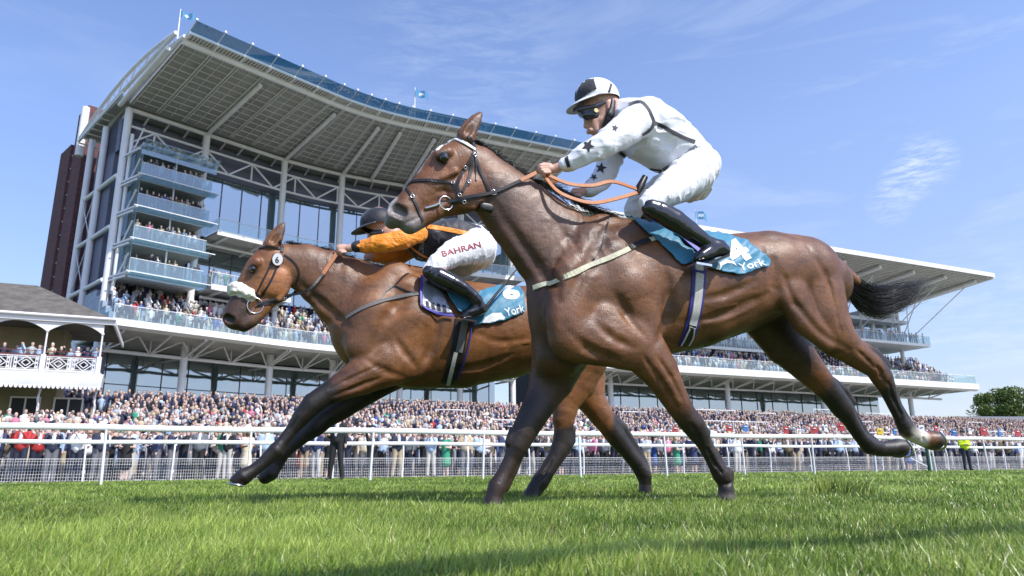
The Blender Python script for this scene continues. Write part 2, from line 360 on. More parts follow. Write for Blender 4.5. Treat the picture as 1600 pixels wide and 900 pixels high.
# ================================================================ grandstands, pavilion, tower, tree
S0 = np.array([-34.8, 59.4]); A0_, A1_ = radians(43.0), radians(65.0); SA, SB = 13.0, 27.0
_ss = np.arange(-20, 140, .25); _az = np.where(_ss < SA, A0_, np.where(_ss > SB, A1_, A0_+(A1_-A0_)*(_ss-SA)/(SB-SA)))
_dx = np.sin(_az)*.25; _dy = np.cos(_az)*.25; _i0 = int(20/.25)
_X = np.concatenate([[0], np.cumsum(_dx)[:-1]]); _Y = np.concatenate([[0], np.cumsum(_dy)[:-1]]); _X += S0[0]-_X[_i0]; _Y += S0[1]-_Y[_i0]
def SP(s, off=0, z=0):
    x = np.interp(s, _ss, _X); y = np.interp(s, _ss, _Y); a = np.interp(s, _ss, _az); return np.array([x+cos(a)*off, y-sin(a)*off, z])
def ST(s): a = np.interp(s, _ss, _az); return np.array([sin(a), cos(a), 0])
def SN(s): a = np.interp(s, _ss, _az); return np.array([cos(a), -sin(a), 0])
def fr(s): return (SP(s), SN(s), np.array([0, 0, 1.]))
def rng(a, b, st=1.5): n = max(1, int(round((b-a)/st))); return [a+(b-a)*i/n for i in range(n+1)]
def sw(mb, s0, s1, prof, st=1.5, m=0, closed=True): return mb.sweep([fr(s) for s in rng(s0, s1, st)], prof, m, closed)
def rect(o0, o1, z0, z1): return [(o0, z0), (o1, z0), (o1, z1), (o0, z1)]
M_STEELW = mat('white_painted_steel', (.80, .80, .80), .4, nscale=.6, namt=.06)
M_FASC = mat('white_fascia', (.80, .80, .78), .5, nscale=.5, namt=.06)
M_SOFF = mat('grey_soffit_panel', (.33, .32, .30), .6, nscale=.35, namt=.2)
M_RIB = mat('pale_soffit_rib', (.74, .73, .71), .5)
M_CLAD = mat('blue_grey_cladding', (.13, .135, .19), .5, nscale=.3, namt=.12)
M_DARKIN = mat('dark_interior', (.035, .035, .04), .8)
M_DECK = mat('deck_concrete', (.45, .44, .42), .8, nscale=.8, namt=.15)
M_SEAT = mat('grey_blue_seats', (.30, .36, .44), .5, nscale=1.5, namt=.2)
M_BALU = glassmat('balustrade_glass', (.88, .94, .94), .06, .07)
M_BALB = glassmat('blue_balcony_glass', (.66, .79, .82), .14, .12)
def facadeglass():
    m = bpy.data.materials.new('facade_glass'); m.use_nodes = True; t = m.node_tree; p = t.nodes['Principled BSDF']
    p.inputs['Base Color'].default_value = (.05, .10, .11, 1); p.inputs['Roughness'].default_value = .04; p.inputs['Metallic'].default_value = 0; p.inputs['Specular IOR Level'].default_value = 1.0; p.inputs['IOR'].default_value = 1.9
    g = nd(t, 'ShaderNodeBsdfGlossy'); g.inputs[0].default_value = (.72, .84, .92, 1); g.inputs['Roughness'].default_value = .02
    mx = nd(t, 'ShaderNodeMixShader'); mx.inputs[0].default_value = .30; n = nd(t, 'ShaderNodeTexNoise'); n.inputs['Scale'].default_value = .5; n.inputs['Detail'].default_value = 1
    tcn = nd(t, 'ShaderNodeTexCoord'); t.links.new(tcn.outputs['Object'], n.inputs['Vector']); b = nd(t, 'ShaderNodeBump'); b.inputs['Distance'].default_value = .05; b.inputs['Strength'].default_value = .5
    t.links.new(n.outputs[0], b.inputs['Height']); t.links.new(b.outputs[0], g.inputs['Normal'])
    t.links.new(p.outputs[0], mx.inputs[1]); t.links.new(g.outputs[0], mx.inputs[2]); t.links.new(mx.outputs[0], t.nodes['Material Output'].inputs[0]); return m
M_FGL = facadeglass()
M_TEALG = glassmat('teal_glass_fin', (.22, .46, .60), .12, .30)
M_MULL = mat('dark_mullion', (.09, .11, .12), .5)
def glasswall(s0, s1, off, z0, z1, parent, step=2.4, tr=()):
    m = MB(); sw(m, s0, s1, rect(off-.1, off, z0, z1)); m.build('glazing', M_FGL, parent)
    m = MB()
    for s in np.arange(s0+.01, s1, step): m.box(SP(s, off+.03, (z0+z1)/2), (.07, .1, z1-z0), (ST(s), SN(s), (0, 0, 1)))
    for z in list(tr)+[z0+.05, z1-.05]: sw(m, s0, s1, rect(off+.005, off+.06, z-.04, z+.04))
    m.build('glazing_frame', M_MULL, parent)
def balustrade(s0, s1, off, z0, h, parent, glass=None, step=1.9, ends=True, postm=None):
    m = MB(); sw(m, s0, s1, rect(off-.012, off+.012, z0, z0+h))
    if ends:
        for s in (s0, s1): m.box(SP(s, off-2, z0+h/2), (.02, 4, h), (ST(s), SN(s), (0, 0, 1)))
    m.build('glass_balustrade', glass or M_BALU, parent)
    m = MB(); sw(m, s0, s1, rect(off-.04, off+.04, z0+h, z0+h+.05))
    for s in np.arange(s0, s1+.01, step): m.box(SP(s, off-.05, z0+h/2), (.05, .05, h), (ST(s), SN(s), (0, 0, 1)))
    m.build('handrail', M_STEELW, parent)
def trussrun(mb, s0, s1, off, z0, z1, bay, r=.13, rd=.09):
    ss = rng(s0, s1, bay/2)
    for z in (z0, z1): mb.tube([SP(s, off, z) for s in rng(s0, s1, 1.2)], r, 8)
    for i in range(len(ss)-1):
        a, b_ = (z0, z1) if i % 2 == 0 else (z1, z0); mb.bar(SP(ss[i], off, a), SP(ss[i+1], off, b_), rd*1.6)
        if i % 2 == 1: mb.bar(SP(ss[i], off, z0), SP(ss[i], off, z1), rd*1.5)
ME = 43.5
gs = empty('grandstand', tuple(SP(20, 0, 5.5)), 'tall main grandstand with grey cantilever roof, glass balconies and white steel columns', 'grandstand')
cols = [0, 7.2, 15.6, 22.2, 29.6, 36.6, 43.2]
for i, s in enumerate(cols): MB().tube([SP(s, 0, 3), SP(s, 0, 32.6)], .33, 16).build('column', M_STEELW, gs)
# walls and glazing
m = MB(); sw(m, 1.3, ME, rect(-10.4, -6.2, 4, 31.8)); m.build('core_wall', M_DARKIN, gs)
glasswall(.2, ME, -6, 5.4, 11.2, gs, 2.5, (8.3,))
m = MB(); sw(m, 0, 7.4, rect(-6.2, -2.5, 12.4, 32.4)); m.build('cladding_wall', M_CLAD, gs)
glasswall(7.6, ME, -4.4, 12.6, 17.0, gs, 2.4); glasswall(7.6, ME, -2.6, 17.4, 21.9, gs, 2.2, (20.4,)); glasswall(7.6, ME, -1.2, 22.5, 29.0, gs, 2.1)
m = MB(); sw(m, 0, ME, rect(-6, -1.6, 29.1, 32.5)); m.build('upper_cladding', M_CLAD, gs)
m = MB(); trussrun(m, 0, ME, 0, 29.1, 31.0, 4.9); m.build('upper_truss', M_STEELW, gs)
# lower seating deck with its truss
m = MB(); sw(m, -.4, ME, rect(-6, 4.3, 11.6, 12.0)); m.build('deck_slab', M_DECK, gs)
m = MB(); sw(m, -.6, ME+.2, [(4.3, 11.55), (4.9, 11.75), (4.9, 12.3), (4.3, 12.3)]); m.build('fascia', M_FASC, gs)
m = MB()
for k in range(6): sw(m, -.3, ME, rect(-4.3, 3.6-k*.95, 12.0+k*.62, 12.0+(k+1)*.62))
m.build('seating_tier', M_SEAT, gs); balustrade(-.5, ME, 4.6, 12.32, 1.15, gs)
m = MB(); m.tube([SP(s, 0, 10.4) for s in rng(-.4, ME, 1.2)], .17, 8)
for s in cols:
    m.tube([SP(s, -5, 10.6), SP(s, 0, 10.4), SP(s, 4.3, 11.5)], .11, 8)
for s in np.arange(.5, ME, 3.7):
    m.bar(SP(s, 4.2, 11.5), SP(s, 0, 10.4), .13); m.bar(SP(s, 0, 10.4), SP(s+1.8, 2.2, 11.5), .1); m.bar(SP(s, 0, 10.4), SP(s-1.8, 2.2, 11.5), .1); m.bar(SP(s, 0, 10.4), SP(s, 0, 11.6), .1)
m.build('deck_truss', M_STEELW, gs)
# stacked box balconies at the left end
bz = [16.6, 19.5, 22.4, 25.3]
for z in bz:
    m = MB(); sw(m, .7, 6.9, rect(-2.5, 3.0, z, z+.28), 1.5); m.build('balcony_slab', M_FASC if z == bz[0] else M_DECK, gs)
    balustrade(.7, 6.9, 3.0, z+.28, 1.05, gs, M_BALB, 1.5)
    m = MB(); sw(m, .6, 7.3, [(3.0, z-.15), (3.75, z-.02), (3.75, z+.02), (3.0, z-.11)]); sw(m, .6, 7.2, rect(3.04, 3.07, z-.35, z+.28)); m.build('glass_brise', M_BALB, gs)
    m = MB(); m.bar(SP(.2, 3.75, z), SP(7.5, 3.75, z), .07); m.bar(SP(0, 0, z), SP(.5, 3.6, z), .16); m.bar(SP(3.7, 2.6, z+.2), SP(3.7, 2.6, z+2.9), .1); m.build('balcony_rail', M_STEELW, gs)
    m = MB(); m.box(SP(.68, .3, z+1.55), (.03, 5.3, 2.7), (ST(0), SN(0), (0, 0, 1))); m.build('side_glass', M_BALB, gs)
    m = MB(); m.box(SP(3.8, -2.3, z+1.5), (6.0, .2, 2.5), (ST(0), SN(0), (0, 0, 1))); m.build('balcony_recess', M_DARKIN, gs)
m = MB(); sw(m, .6, 7.0, rect(-2.5, 3.0, 28.2, 28.5)); m.build('balcony_slab', M_DECK, gs)
m = MB(); sw(m, .5, 7.2, [(2.9, 27.7), (3.8, 28.5), (3.8, 28.56), (2.9, 27.78)]); sw(m, .5, 7.2, rect(3.02, 3.05, 27.4, 28.5)); m.build('glass_brise', M_BALB, gs)
m = MB(); m.tube([SP(.35, .6, 15.4), SP(.35, .6, 30)], .16, 8)
for k in range(5): m.bar(SP(.35, .6, 16+2.9*k), SP(.6, 2.6, 18.4+2.9*k), .1); m.bar(SP(0, 0, 16.3+2.9*k), SP(.4, 2.9, 16.3+2.9*k), .15)
m.build('side_steelwork', M_STEELW, gs)
# balconies of the middle part
for (z, s0, s1, o) in ((16.9, 7.9, 16.0, 2.6), (22.1, 7.9, ME, 2.8)):
    m = MB(); sw(m, s0, s1, rect(-3, o, z-.25, z)); m.build('balcony_slab', M_DECK, gs); m = MB(); sw(m, s0-.05, s1+.05, rect(o, o+.2, z-.38, z+.12)); m.build('fascia', M_FASC, gs)
    balustrade(s0, s1, o+.05, z+.12, 1.15, gs, M_BALU, 2.1)
    m = MB(); m.tube([SP(s, .4, z-.7) for s in rng(s0, s1, 1.5)], .14, 8)
    for s in np.arange(s0+1, s1, 3.6): m.bar(SP(s, -2, z-.45), SP(s, o-.1, z-.35), .22)
    m.build('balcony_beams', M_STEELW, gs)
# roof
def roofz(o): return 32.95+1.45*o/12. if o > 0 else 32.95+.15*o
RS, RE = -.2, 46.0
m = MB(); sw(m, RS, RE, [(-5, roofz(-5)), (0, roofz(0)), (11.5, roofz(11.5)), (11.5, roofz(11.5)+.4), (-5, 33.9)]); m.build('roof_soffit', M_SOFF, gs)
m = MB()
for o in np.arange(1.2, 11.4, .93): sw(m, RS, RE, rect(o-.032, o+.032, roofz(o)-.07, roofz(o)-.004), 3)
m.build('soffit_purlins', M_RIB, gs)
m = MB()
for s in np.arange(RS+.1, RE, 2.35):
    for d in (-.11, .11): m.bar(SP(s+d, .6, roofz(.6)-.11), SP(s+d, 11.4, roofz(11.4)-.11), .07, .18)
    m.bar(SP(s+1.17, .6, roofz(.6)-.05), SP(s+1.17, 11.4, roofz(11.4)-.05), .04, .08)
m.build('soffit_ribs', M_RIB, gs)
m = MB()
for s in [-.9]+cols[1:]+[25.5]: m.tube([SP(s, .2, roofz(.2)-.38), SP(s, 10.4, roofz(10.4)-.38)], .2, 12)
m.build('roof_beam', M_STEELW, gs)
m = MB(); m.tube([SP(s, 11.5, roofz(11.5)-.05) for s in rng(RS, RE, 1.2)], .28, 10); m.tube([SP(s, 0, 32.6) for s in rng(RS, RE, 1.2)], .22, 8)
for s in np.arange(RS+.2, RE, 1.85): m.bar(SP(s, 0, 32.7), SP(s, -1.5, 32.2), .14)
m.build('roof_edge_beam', M_STEELW, gs)
m = MB(); sw(m, RS, RE, rect(11.6, 12.6, 34.56, 34.64)); m.build('roof_grille', M_SOFF, gs)
m = MB()
for s in np.arange(RS, RE, .28): m.bar(SP(s, 11.7, 34.50), SP(s, 12.55, 34.52), .09, .06)
m.build('grille_slats', M_RIB, gs)
m = MB()
for s in np.arange(RS+.05, RE, 2.35): m.bar(SP(s, 11.4, 34.36), SP(s, 12.6, 34.44), .16, .18)
sw(m, RS, RE, rect(12.6, 12.74, 34.44, 34.64)); m.build('roof_outriggers', M_STEELW, gs)
for s in np.arange(RS, RE-1, 2.35):
    m = MB(); a, b_ = s+.06, min(s+2.29, RE); m.sweep([fr(q) for q in (a, (a+b_)/2, b_)], [(12.72, 34.66), (13.85, 35.05), (13.82, 35.10), (12.68, 34.72)]); m.build('glass_fin', M_TEALG, gs)
m = MB()
for s in np.arange(RS, RE, 2.35): m = MB(); m.box(SP(s, 13.9, 35.14), (.16, .16, .16), (ST(s), SN(s), (0, 0, 1))); m.bar(SP(s, 12.6, 34.66), SP(s, 13.88, 35.10), .06); m.build('fin_bracket', M_STEELW, gs)
# bow truss over the left end, rear eave
m = MB(); e = SP(RS, 0); n0 = SN(0); up = np.array([0, 0, 1.])
def bow(t, h=0): return e+n0*(-10.8+22.6*t)+up*(33.1+1.5*t+h*4*t*(1-t))
for d in (0, -.7):
    q = ST(0)*d; m.tube([bow(t, 1.35)+q for t in np.linspace(0, 1, 22)], .17, 8); m.tube([bow(t)+q for t in np.linspace(0, 1, 4)], .17, 8)
    tt = np.linspace(.04, .96, 15)
    for i in range(14): m.bar(bow(tt[i], 1.35 if i % 2 else 0)+q, bow(tt[i+1], 0 if i % 2 else 1.35)+q, .10)
m.build('bow_truss', M_STEELW, gs)
m = MB(); c = (bow(0)+bow(.52))/2; m.box(c-up*.35+ST(0)*.3, (2.2, 11.4, .25), (ST(0), n0, up)); m.build('rear_eave', M_SOFF, gs)
m = MB()
for t in np.linspace(0, .5, 10): m.bar(bow(t)-up*.55-ST(0)*.8, bow(t)-up*.55+ST(0)*1.4, .12)
m.bar(bow(0)-up*.4-ST(0)*.8, bow(.52)-up*.4-ST(0)*.8, .2); m.build('eave_brackets', M_STEELW, gs)
# end wall
m = MB(); m.box(SP(1.0, -6.0, 18.2), (.5, 8.8, 27.6), (ST(0), n0, up)); m.build('end_wall', M_CLAD, gs)
m = MB()
for o in (-4.9, -8.8): m.tube([SP(-.3, o, 3), SP(-.3, o, 32.4)], .3, 12)
for z in (11.5, 16.4, 21.2, 26.0): m.tube([SP(-.3, -8.8, z), SP(-.3, 0, z)], .2, 8)
for z in (6.7, 11.5, 16.4, 21.2, 26.0)[:4]: m.bar(SP(-.4, -8.8, z), SP(-.4, -4.9, z+4.8), .06); m.bar(SP(-.45, -4.9, z), SP(-.45, -8.8, z+4.8), .06)
m.build('end_frame', M_STEELW, gs)
# ---- brick stair tower
def brickmat():
    m = bpy.data.materials.new('dark_red_brick'); m.use_nodes = True; t = m.node_tree; p = t.nodes['Principled BSDF']; p.inputs['Roughness'].default_value = .85
    tcn = nd(t, 'ShaderNodeTexCoord'); mp_ = nd(t, 'ShaderNodeMapping'); mp_.inputs['Rotation'].default_value = (pi/2, 0, 0); t.links.new(tcn.outputs['Object'], mp_.inputs[0])
    b = nd(t, 'ShaderNodeTexBrick'); b.inputs['Scale'].default_value = 1.6; b.inputs['Color1'].default_value = (.17, .06, .055, 1); b.inputs['Color2'].default_value = (.085, .04, .045, 1); b.inputs['Mortar'].default_value = (.11, .08, .08, 1); b.inputs['Mortar Size'].default_value = .012
    t.links.new(mp_.outputs[0], b.inputs['Vector']); t.links.new(b.outputs[0], p.inputs['Base Color']); return m
M_BRICK = brickmat()
tw = empty('stair_tower', tuple(SP(0, -16, 3)), 'dark red brick stair tower behind the left end of the main stand', 'tower')
m = MB(); m.box(SP(3.2, -13.4, 20.2), (7, 3.2, 34.4), (ST(0), n0, up)); m.build('brick_shaft', M_BRICK, tw)
m = MB(); m.box(SP(3.4, -18.9, 18.9), (7, 3.6, 31.8), (ST(0), n0, up)); m.build('brick_shaft', M_BRICK, tw)
m = MB(); m.box(SP(3.6, -16.2, 18.7), (6.8, 1.9, 31.6), (ST(0), n0, up)); m.build('stair_glass', M_FGL, tw)
m = MB()
for z in np.arange(5, 34, 1.5): m.bar(SP(.15, -15.3, z), SP(.15, -17.1, z), .09)
m.build('stair_glass_frame', M_STEELW, tw)
fl = MB().tube([SP(-.6, -11.6, 31.5), SP(-.6, -11.6, 36.9)], .38, 14).build('flue_pipe', M_STEELW); tag(fl, 'tall white round flue pipe between brick tower and end wall', 'pipe')
# ---- second grandstand further right
g2 = empty('grandstand', tuple(SP(85, 0, 5.5)), 'lower distant grandstand with flat sloping grey roof at the right', 'grandstand')
B0, B1 = 50, 121
m = MB(); sw(m, B0, 112, rect(-16, -6.2, 4, 24), 8); m.build('core_wall', M_DARKIN, g2)
glasswall(B0, 112, -6, 5.4, 11.2, g2, 3)
m = MB(); sw(m, B0, B1, rect(-6, 4.3, 11.6, 12.0), 6); m.build('deck_slab', M_DECK, g2)
m = MB(); sw(m, B0-.3, B1+.3, [(4.3, 11.5), (4.9, 11.75), (4.9, 12.6), (4.3, 12.6)], 6); m.build('fascia', M_FASC, g2)
m = MB()
for k in range(6): sw(m, B0, 117, rect(-4.3, 3.6-k*.95, 12.0+k*.62, 12.0+(k+1)*.62), 6)
m.build('seating_tier', M_SEAT, g2); balustrade(B0, B1, 4.7, 12.62, 1.2, g2, M_BALU, 3)
M_PALEW = mat('pale_wall', (.58, .60, .62), .5, nscale=.4, namt=.1)
m = MB(); sw(m, B0, 112, rect(-6.1, -4.6, 15.4, 24.5), 8); m.build('upper_wall', M_PALEW, g2)
for z0, z1 in ((15.6, 17.2), (18.6, 20.6)):
    for s in np.arange(B0+1, 110, 4.2): m = MB(); m.box(SP(s+1.7, -4.55, (z0+z1)/2), (3.3, .12, z1-z0), (TB, NB, up)); m.build('window', M_FGL, g2)
for (a, b_, o, z) in ((60, 84, 0.5, 16.3), (96, 113.5, 3.4, 18.6)):
    m = MB(); sw(m, a, b_, rect(-4.6, o, z-.4, z), 6); m.build('balcony_slab', M_FASC, g2); balustrade(a, b_, o, z, 1.2, g2, M_BALU, 3)
m = MB(); sw(m, 92, 111.5, rect(-5, 1.5, 22.0, 22.5), 6); m.build('canopy_slab', M_PALEW, g2)
c2 = []
for px in (955, 1138, 1287, 1424):
    best = min(np.arange(48, 122, .2), key=lambda s: abs(C_[0]+0*s+(800+FPX*((SP(s, 0, 9)-C_)@R_)/((SP(s, 0, 9)-C_)@F_))-px)); c2.append(best)
    MB().tube([SP(best, 0, 3), SP(best, 0, 11.6)], .36, 12).build('column', M_STEELW, g2)
for s in (98, 106, 112): MB().tube([SP(s, -.5, 12), SP(s, -.5, 25)], .3, 10).build('column', M_STEELW, g2)
m = MB(); m.tube([SP(s, 0, 10.6) for s in rng(B0, B1-2, 4)], .16, 8)
for s in np.arange(B0+1, B1-2, 3.6): m.bar(SP(s, 4.2, 11.5), SP(s, 0, 10.6), .15); m.bar(SP(s, 0, 10.6), SP(s+1.8, 2.2, 11.5), .12); m.bar(SP(s, 0, 10.6), SP(s-1.8, 2.2, 11.5), .12)
m.build('deck_truss', M_STEELW, g2)
def r2z(o): return 26.7+(27.85-26.7)*(o+3)/15.
R0s, R1s = 44.5, 117.8
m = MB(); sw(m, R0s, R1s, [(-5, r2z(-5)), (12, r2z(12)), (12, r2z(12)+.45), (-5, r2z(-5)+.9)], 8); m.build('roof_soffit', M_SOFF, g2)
m = MB(); sw(m, R0s, R1s+.1, rect(12, 12.2, r2z(12)-.12, r2z(12)+.5), 8)
for o in np.arange(-4, 12, .5): sw(m, R0s, R1s, rect(o-.06, o+.06, r2z(o)-.06, r2z(o)-.004), 8)
m.build('soffit_ribs', M_RIB, g2)
m = MB()
for s in np.arange(R0s+2.5, R1s+.5, 6.9): m.tube([SP(s, -4, r2z(-4)-.5), SP(s, 10.4, r2z(10.4)-.45)], .28, 12)
m.bar(SP(R1s, -5, r2z(-5)), SP(R1s, 12, r2z(12)), .5, .6); m.build('roof_beam', M_STEELW, g2)
m = MB()
for s in (95, 102, 109): m.bar(SP(s, 0, 20.5), SP(s+3, 7, r2z(7)-.3), .12); m.bar(SP(s, 0, 20.5), SP(s-3, 6, r2z(6)-.3), .12); m.bar(SP(s+6, -2, 21), SP(s+2, 5, r2z(5)-.3), .12)
m.bar(SP(112, 1, 19.5), SP(R1s-.5, 8, r2z(8)-.3), .14); m.bar(SP(112, 1, 19.5), SP(106, 6, r2z(6)-.3), .12)
m.build('roof_struts', M_STEELW, g2)
for k, s in enumerate(np.arange(88, 110, 6.9)): m = MB(); m.box(SP(s+3.4, 2.0, r2z(2)-.03), (5.2, 2.2, .05), (TB, NB, up)); m.build('rooflight', mat('translucent_rooflight', (.8, .82, .8), .5) if k == 0 else bpy.data.materials['translucent_rooflight'], g2)
m = MB(); m.box(SP(107.5, -2.6, 21.2), (8, 4, 5.6), (TB, NB, up)); m.build('stair_block', M_PALEW, g2)
for s in (105, 107.6, 110.2): m = MB(); m.box(SP(s, -.58, 21.4), (1.7, .08, 2.2), (TB, NB, up)); m.build('window', M_FGL, g2)
# ---- old pavilion with iron verandah
M_SLATE = mat('old_slate', (.115, .105, .092), .9, nscale=1.6, namt=.35, bump=.04, bscale=5)
M_IRON = mat('white_cast_iron', (.74, .72, .72), .5); M_YEL = mat('cream_yellow_wall', (.24, .20, .115), .8, nscale=.8, namt=.12); M_LEAD = mat('grey_lead_canopy', (.48, .49, .51), .55, nscale=.7, namt=.12); M_RED = mat('dark_red_rail', (.16, .03, .03), .5)
pc = atY(167, 500, 46.); PW = 24.0; pv = empty('pavilion', (pc[0], pc[1], 2.7), 'old slate roofed pavilion with white cast iron verandah at the left', 'pavilion')
def PP(t, o, z): return np.array([pc[0], pc[1], 0])-TB*t+NB*o+up*z   # t to the left along the front, o towards the track
zE, zF = 10.0, 6.55
m = MB(); a, b_, c, d = PP(-.5, .5, zE), PP(PW, .5, zE), PP(PW, -9, zE), PP(-.5, -9, zE); e1, e2 = PP(4.8, -4.2, 12.9), PP(PW, -4.2, 12.9)
t_ = .12*up
m.add([a, b_, c, d, e1, e2], [(0, 1, 5, 4), (0, 4, 3), (3, 4, 5, 2), (0, 3, 2, 1), (1, 2, 5)]); m.build('slate_roof', M_SLATE, pv)
m = MB(); m.tube([PP(-.6, .62, zE), PP(PW, .62, zE)], .1, 8); m.bar(PP(-.5, .45, zE-.2), PP(PW, .45, zE-.2), .12, .3); m.bar(PP(-.5, .45, zE-.2), PP(-.5, -9, zE-.2), .12, .3); m.build('gutter', M_IRON, pv)
m = MB(); m.box(PP(PW/2+1.3, -4.5, 6.3), (PW-2.6, 3.6, 7.2), (TB, NB, up)); m.build('wall', M_YEL, pv)
m = MB(); m.box(PP(PW/2, -1.2, zF-.15), (PW+.2, 3.2, .25), (TB, NB, up)); m.build('verandah_floor', M_DECK, pv)
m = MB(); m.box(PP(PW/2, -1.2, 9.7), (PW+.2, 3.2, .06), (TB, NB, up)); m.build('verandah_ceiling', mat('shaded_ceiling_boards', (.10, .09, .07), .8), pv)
cp = [.1, 3.15, 6.4, 9.6, 12.8, 16, 19.2]
for t in cp:
    m = MB(); m.tube([PP(t, .3, zF-.1), PP(t, .3, zF+.5), PP(t, .3, zE-.2)], [.085, .06, .05], 8); m.box(PP(t, .3, zF+.45), (.26, .26, 1.1), (TB, NB, up)); m.tube([PP(t, .3, 9.0), PP(t, .3, 9.12)], .1, 8); m.build('verandah_column', M_IRON, pv)
m = MB()
for i in range(len(cp)-1):
    a0, a1 = cp[i], cp[i+1]; k = 10
    for j in range(k):
        x0, x1 = a0+(a1-a0)*j/k, a0+(a1-a0)*(j+1)/k; f0, f1 = [(2*(x-a0)/(a1-a0)-1)**2 for x in (x0, x1)]
        P = [PP(x0, .3, 9.72), PP(x1, .3, 9.72), PP(x1, .3, 9.62-.62*f1), PP(x0, .3, 9.62-.62*f0)]; m.prism(P, NB*.05)
m.build('arched_fretwork', M_IRON, pv)
m = MB()
for i in range(len(cp)-1):
    a0, a1 = cp[i]+.14, cp[i+1]-.14; L = a1-a0
    for z in (zF+.02, zF+.88): m.bar(PP(a0, .3, z), PP(a1, .3, z), .05, .07)
    for q in range(2):
        x0 = a0+L*q/2; x1 = x0+L/2; xm = (x0+x1)/2; zm = zF+.45
        for w_ in (.46, .24):
            for (dx0, dz0, dx1, dz1) in ((-1, 0, 0, 1), (0, 1, 1, 0), (1, 0, 0, -1), (0, -1, -1, 0)): m.bar(PP(xm+dx0*w_, .3, zm+dz0*w_*.85), PP(xm+dx1*w_, .3, zm+dz1*w_*.85), .035, .05)
        for dx in (-.62, -.5, .5, .62): m.bar(PP(xm+dx, .3, zF), PP(xm+dx, .3, zF+.88), .04)
        for dx in (-.56, .56):
            for dz in (.18, .44, .7): m.box(PP(xm+dx, .3, zF+dz), (.1, .04, .1), (TB, NB, up))
        for dz in (.12, .76): m.bar(PP(x0, .3, zF+dz), PP(x1, .3, zF+dz), .03)
        m.bar(PP(x0+.02, .3, zF), PP(x0+.02, .3, zF+.88), .05)
m.build('lattice_railing', M_IRON, pv)
m = MB(); m.bar(PP(-.1, .3, zF+1.22), PP(PW, .3, zF+1.22), .04); m.bar(PP(-.1, .3, zF+.95), PP(PW, .3, zF+.95), .09, .07); m.build('hand_rail', M_RED, pv)
m = MB(); n_ = 7; pr = [(.25+1.35*sin(a), zF-.1-.95*(1-cos(a))) for a in np.linspace(0, pi/2, n_)]
V = [PP(t, o, z) for t in (-.3, PW) for (o, z) in pr]; m.add(V, [(i, i+1, n_+i+1, n_+i) for i in range(n_-1)], 0, True)
V = [PP(-.3, o, z) for o, z in pr]+[PP(-.3, .25, zF-1.05)]; m.add(V, [tuple(range(len(V)))]); m.build('curved_canopy', M_LEAD, pv)
m = MB()
for t in np.arange(-.3, PW, .24): m.prism([PP(t, 1.62, 5.52), PP(t+.24, 1.62, 5.52), PP(t+.2, 1.62, 5.36), PP(t+.12, 1.62, 5.3), PP(t+.04, 1.62, 5.36)], NB*.03)
m.build('scalloped_edge', M_IRON, pv)
for t in (0, 3.0, 6.2, 9.4, 12.6): 
    m = MB()
    for k in range(14): m.tube([PP(t+.05*sin(k*1.3), .9+.05*cos(k*1.3), 2.2+k*.24), PP(t+.05*sin(k*1.3+1.3), .9+.05*cos(k*1.3+1.3), 2.2+k*.24+.24)], .06, 6)
    m.tube([PP(t, .9, 2.2), PP(t, .9, 5.6)], .05, 6); m.build('twisted_column', M_IRON, pv)
for t in (1.8, 4.2, 7.5, 10.6, 13.8): m = MB(); m.box(PP(t, -2.66, 3.9), (1.5, .1, 2.3), (TB, NB, up)); o_ = m.build('door', M_DARKIN, pv); q = MB(); [q.box(PP(t+dx, -2.6, 3.9), (.1, .1, 2.4), (TB, NB, up)) for dx in (-.8, 0, .8)]; q.box(PP(t, -2.6, 5.12), (1.7, .1, .1), (TB, NB, up)); q.build('door_frame', M_IRON, o_)
# ---- flags
M_FLAG = clothmat('blue_flag', (.05, .22, .42), .6, .02, 2) if 'clothmat' in globals() else mat('blue_flag', (.05, .22, .42), .6); M_FLW = mat('white_flag_emblem', (.7, .75, .8), .6)
def flag(p, H, wdt, label, ph=0):
    r = empty('flagpole', tuple(p), label, 'flag'); p = np.asarray(p, float)
    MB().tube([p, p+up*H], [.07, .04], 8).build('pole', M_STEELW, r); m = MB(); n = 12; hgt = wdt*.55
    def fp(u, v): return p+up*(H-.15-hgt*(1-v)-.22*u*wdt*(.4+.3*sin(u*7+ph)))+TB*u*wdt+NB*(.12*wdt*sin(u*9+ph))
    V = [fp(i/n, j/4) for i in range(n+1) for j in range(5)]; m.add(V, [(i*5+j, (i+1)*5+j, (i+1)*5+j+1, i*5+j+1) for i in range(n) for j in range(4)], 0, True); f = m.build('flag_cloth', M_FLAG, r)
    m = MB(); V = [fp(.45+.2*cos(a)*(1 if k % 2 else .55), .5+.3*sin(a)*(1 if k % 2 else .55))-NB*-.02 for k, a in enumerate(np.linspace(0, 2*pi, 13)[:-1])]; m.add(V, [tuple(range(12))]); m.build('flag_emblem', M_FLW, f)
flag(SP(-.3, 10.5, 34.5), 3.2, 1.1, 'blue flag on white pole at the left corner of the main roof')
pz = onplane(672, 172, SP(24, 10, 0), F_*np.array([0, 1, 0])+0); flag(SP(27.2, 11.0, 34.6), 4.4, 1.5, 'blue flag on white pole above the middle of the main roof', 1.3)
flag(SP(64.5, 9.0, 28), 3.8, 1.9, 'small blue flag above the distant stand roof, behind the rump of the front horse', 2.2)
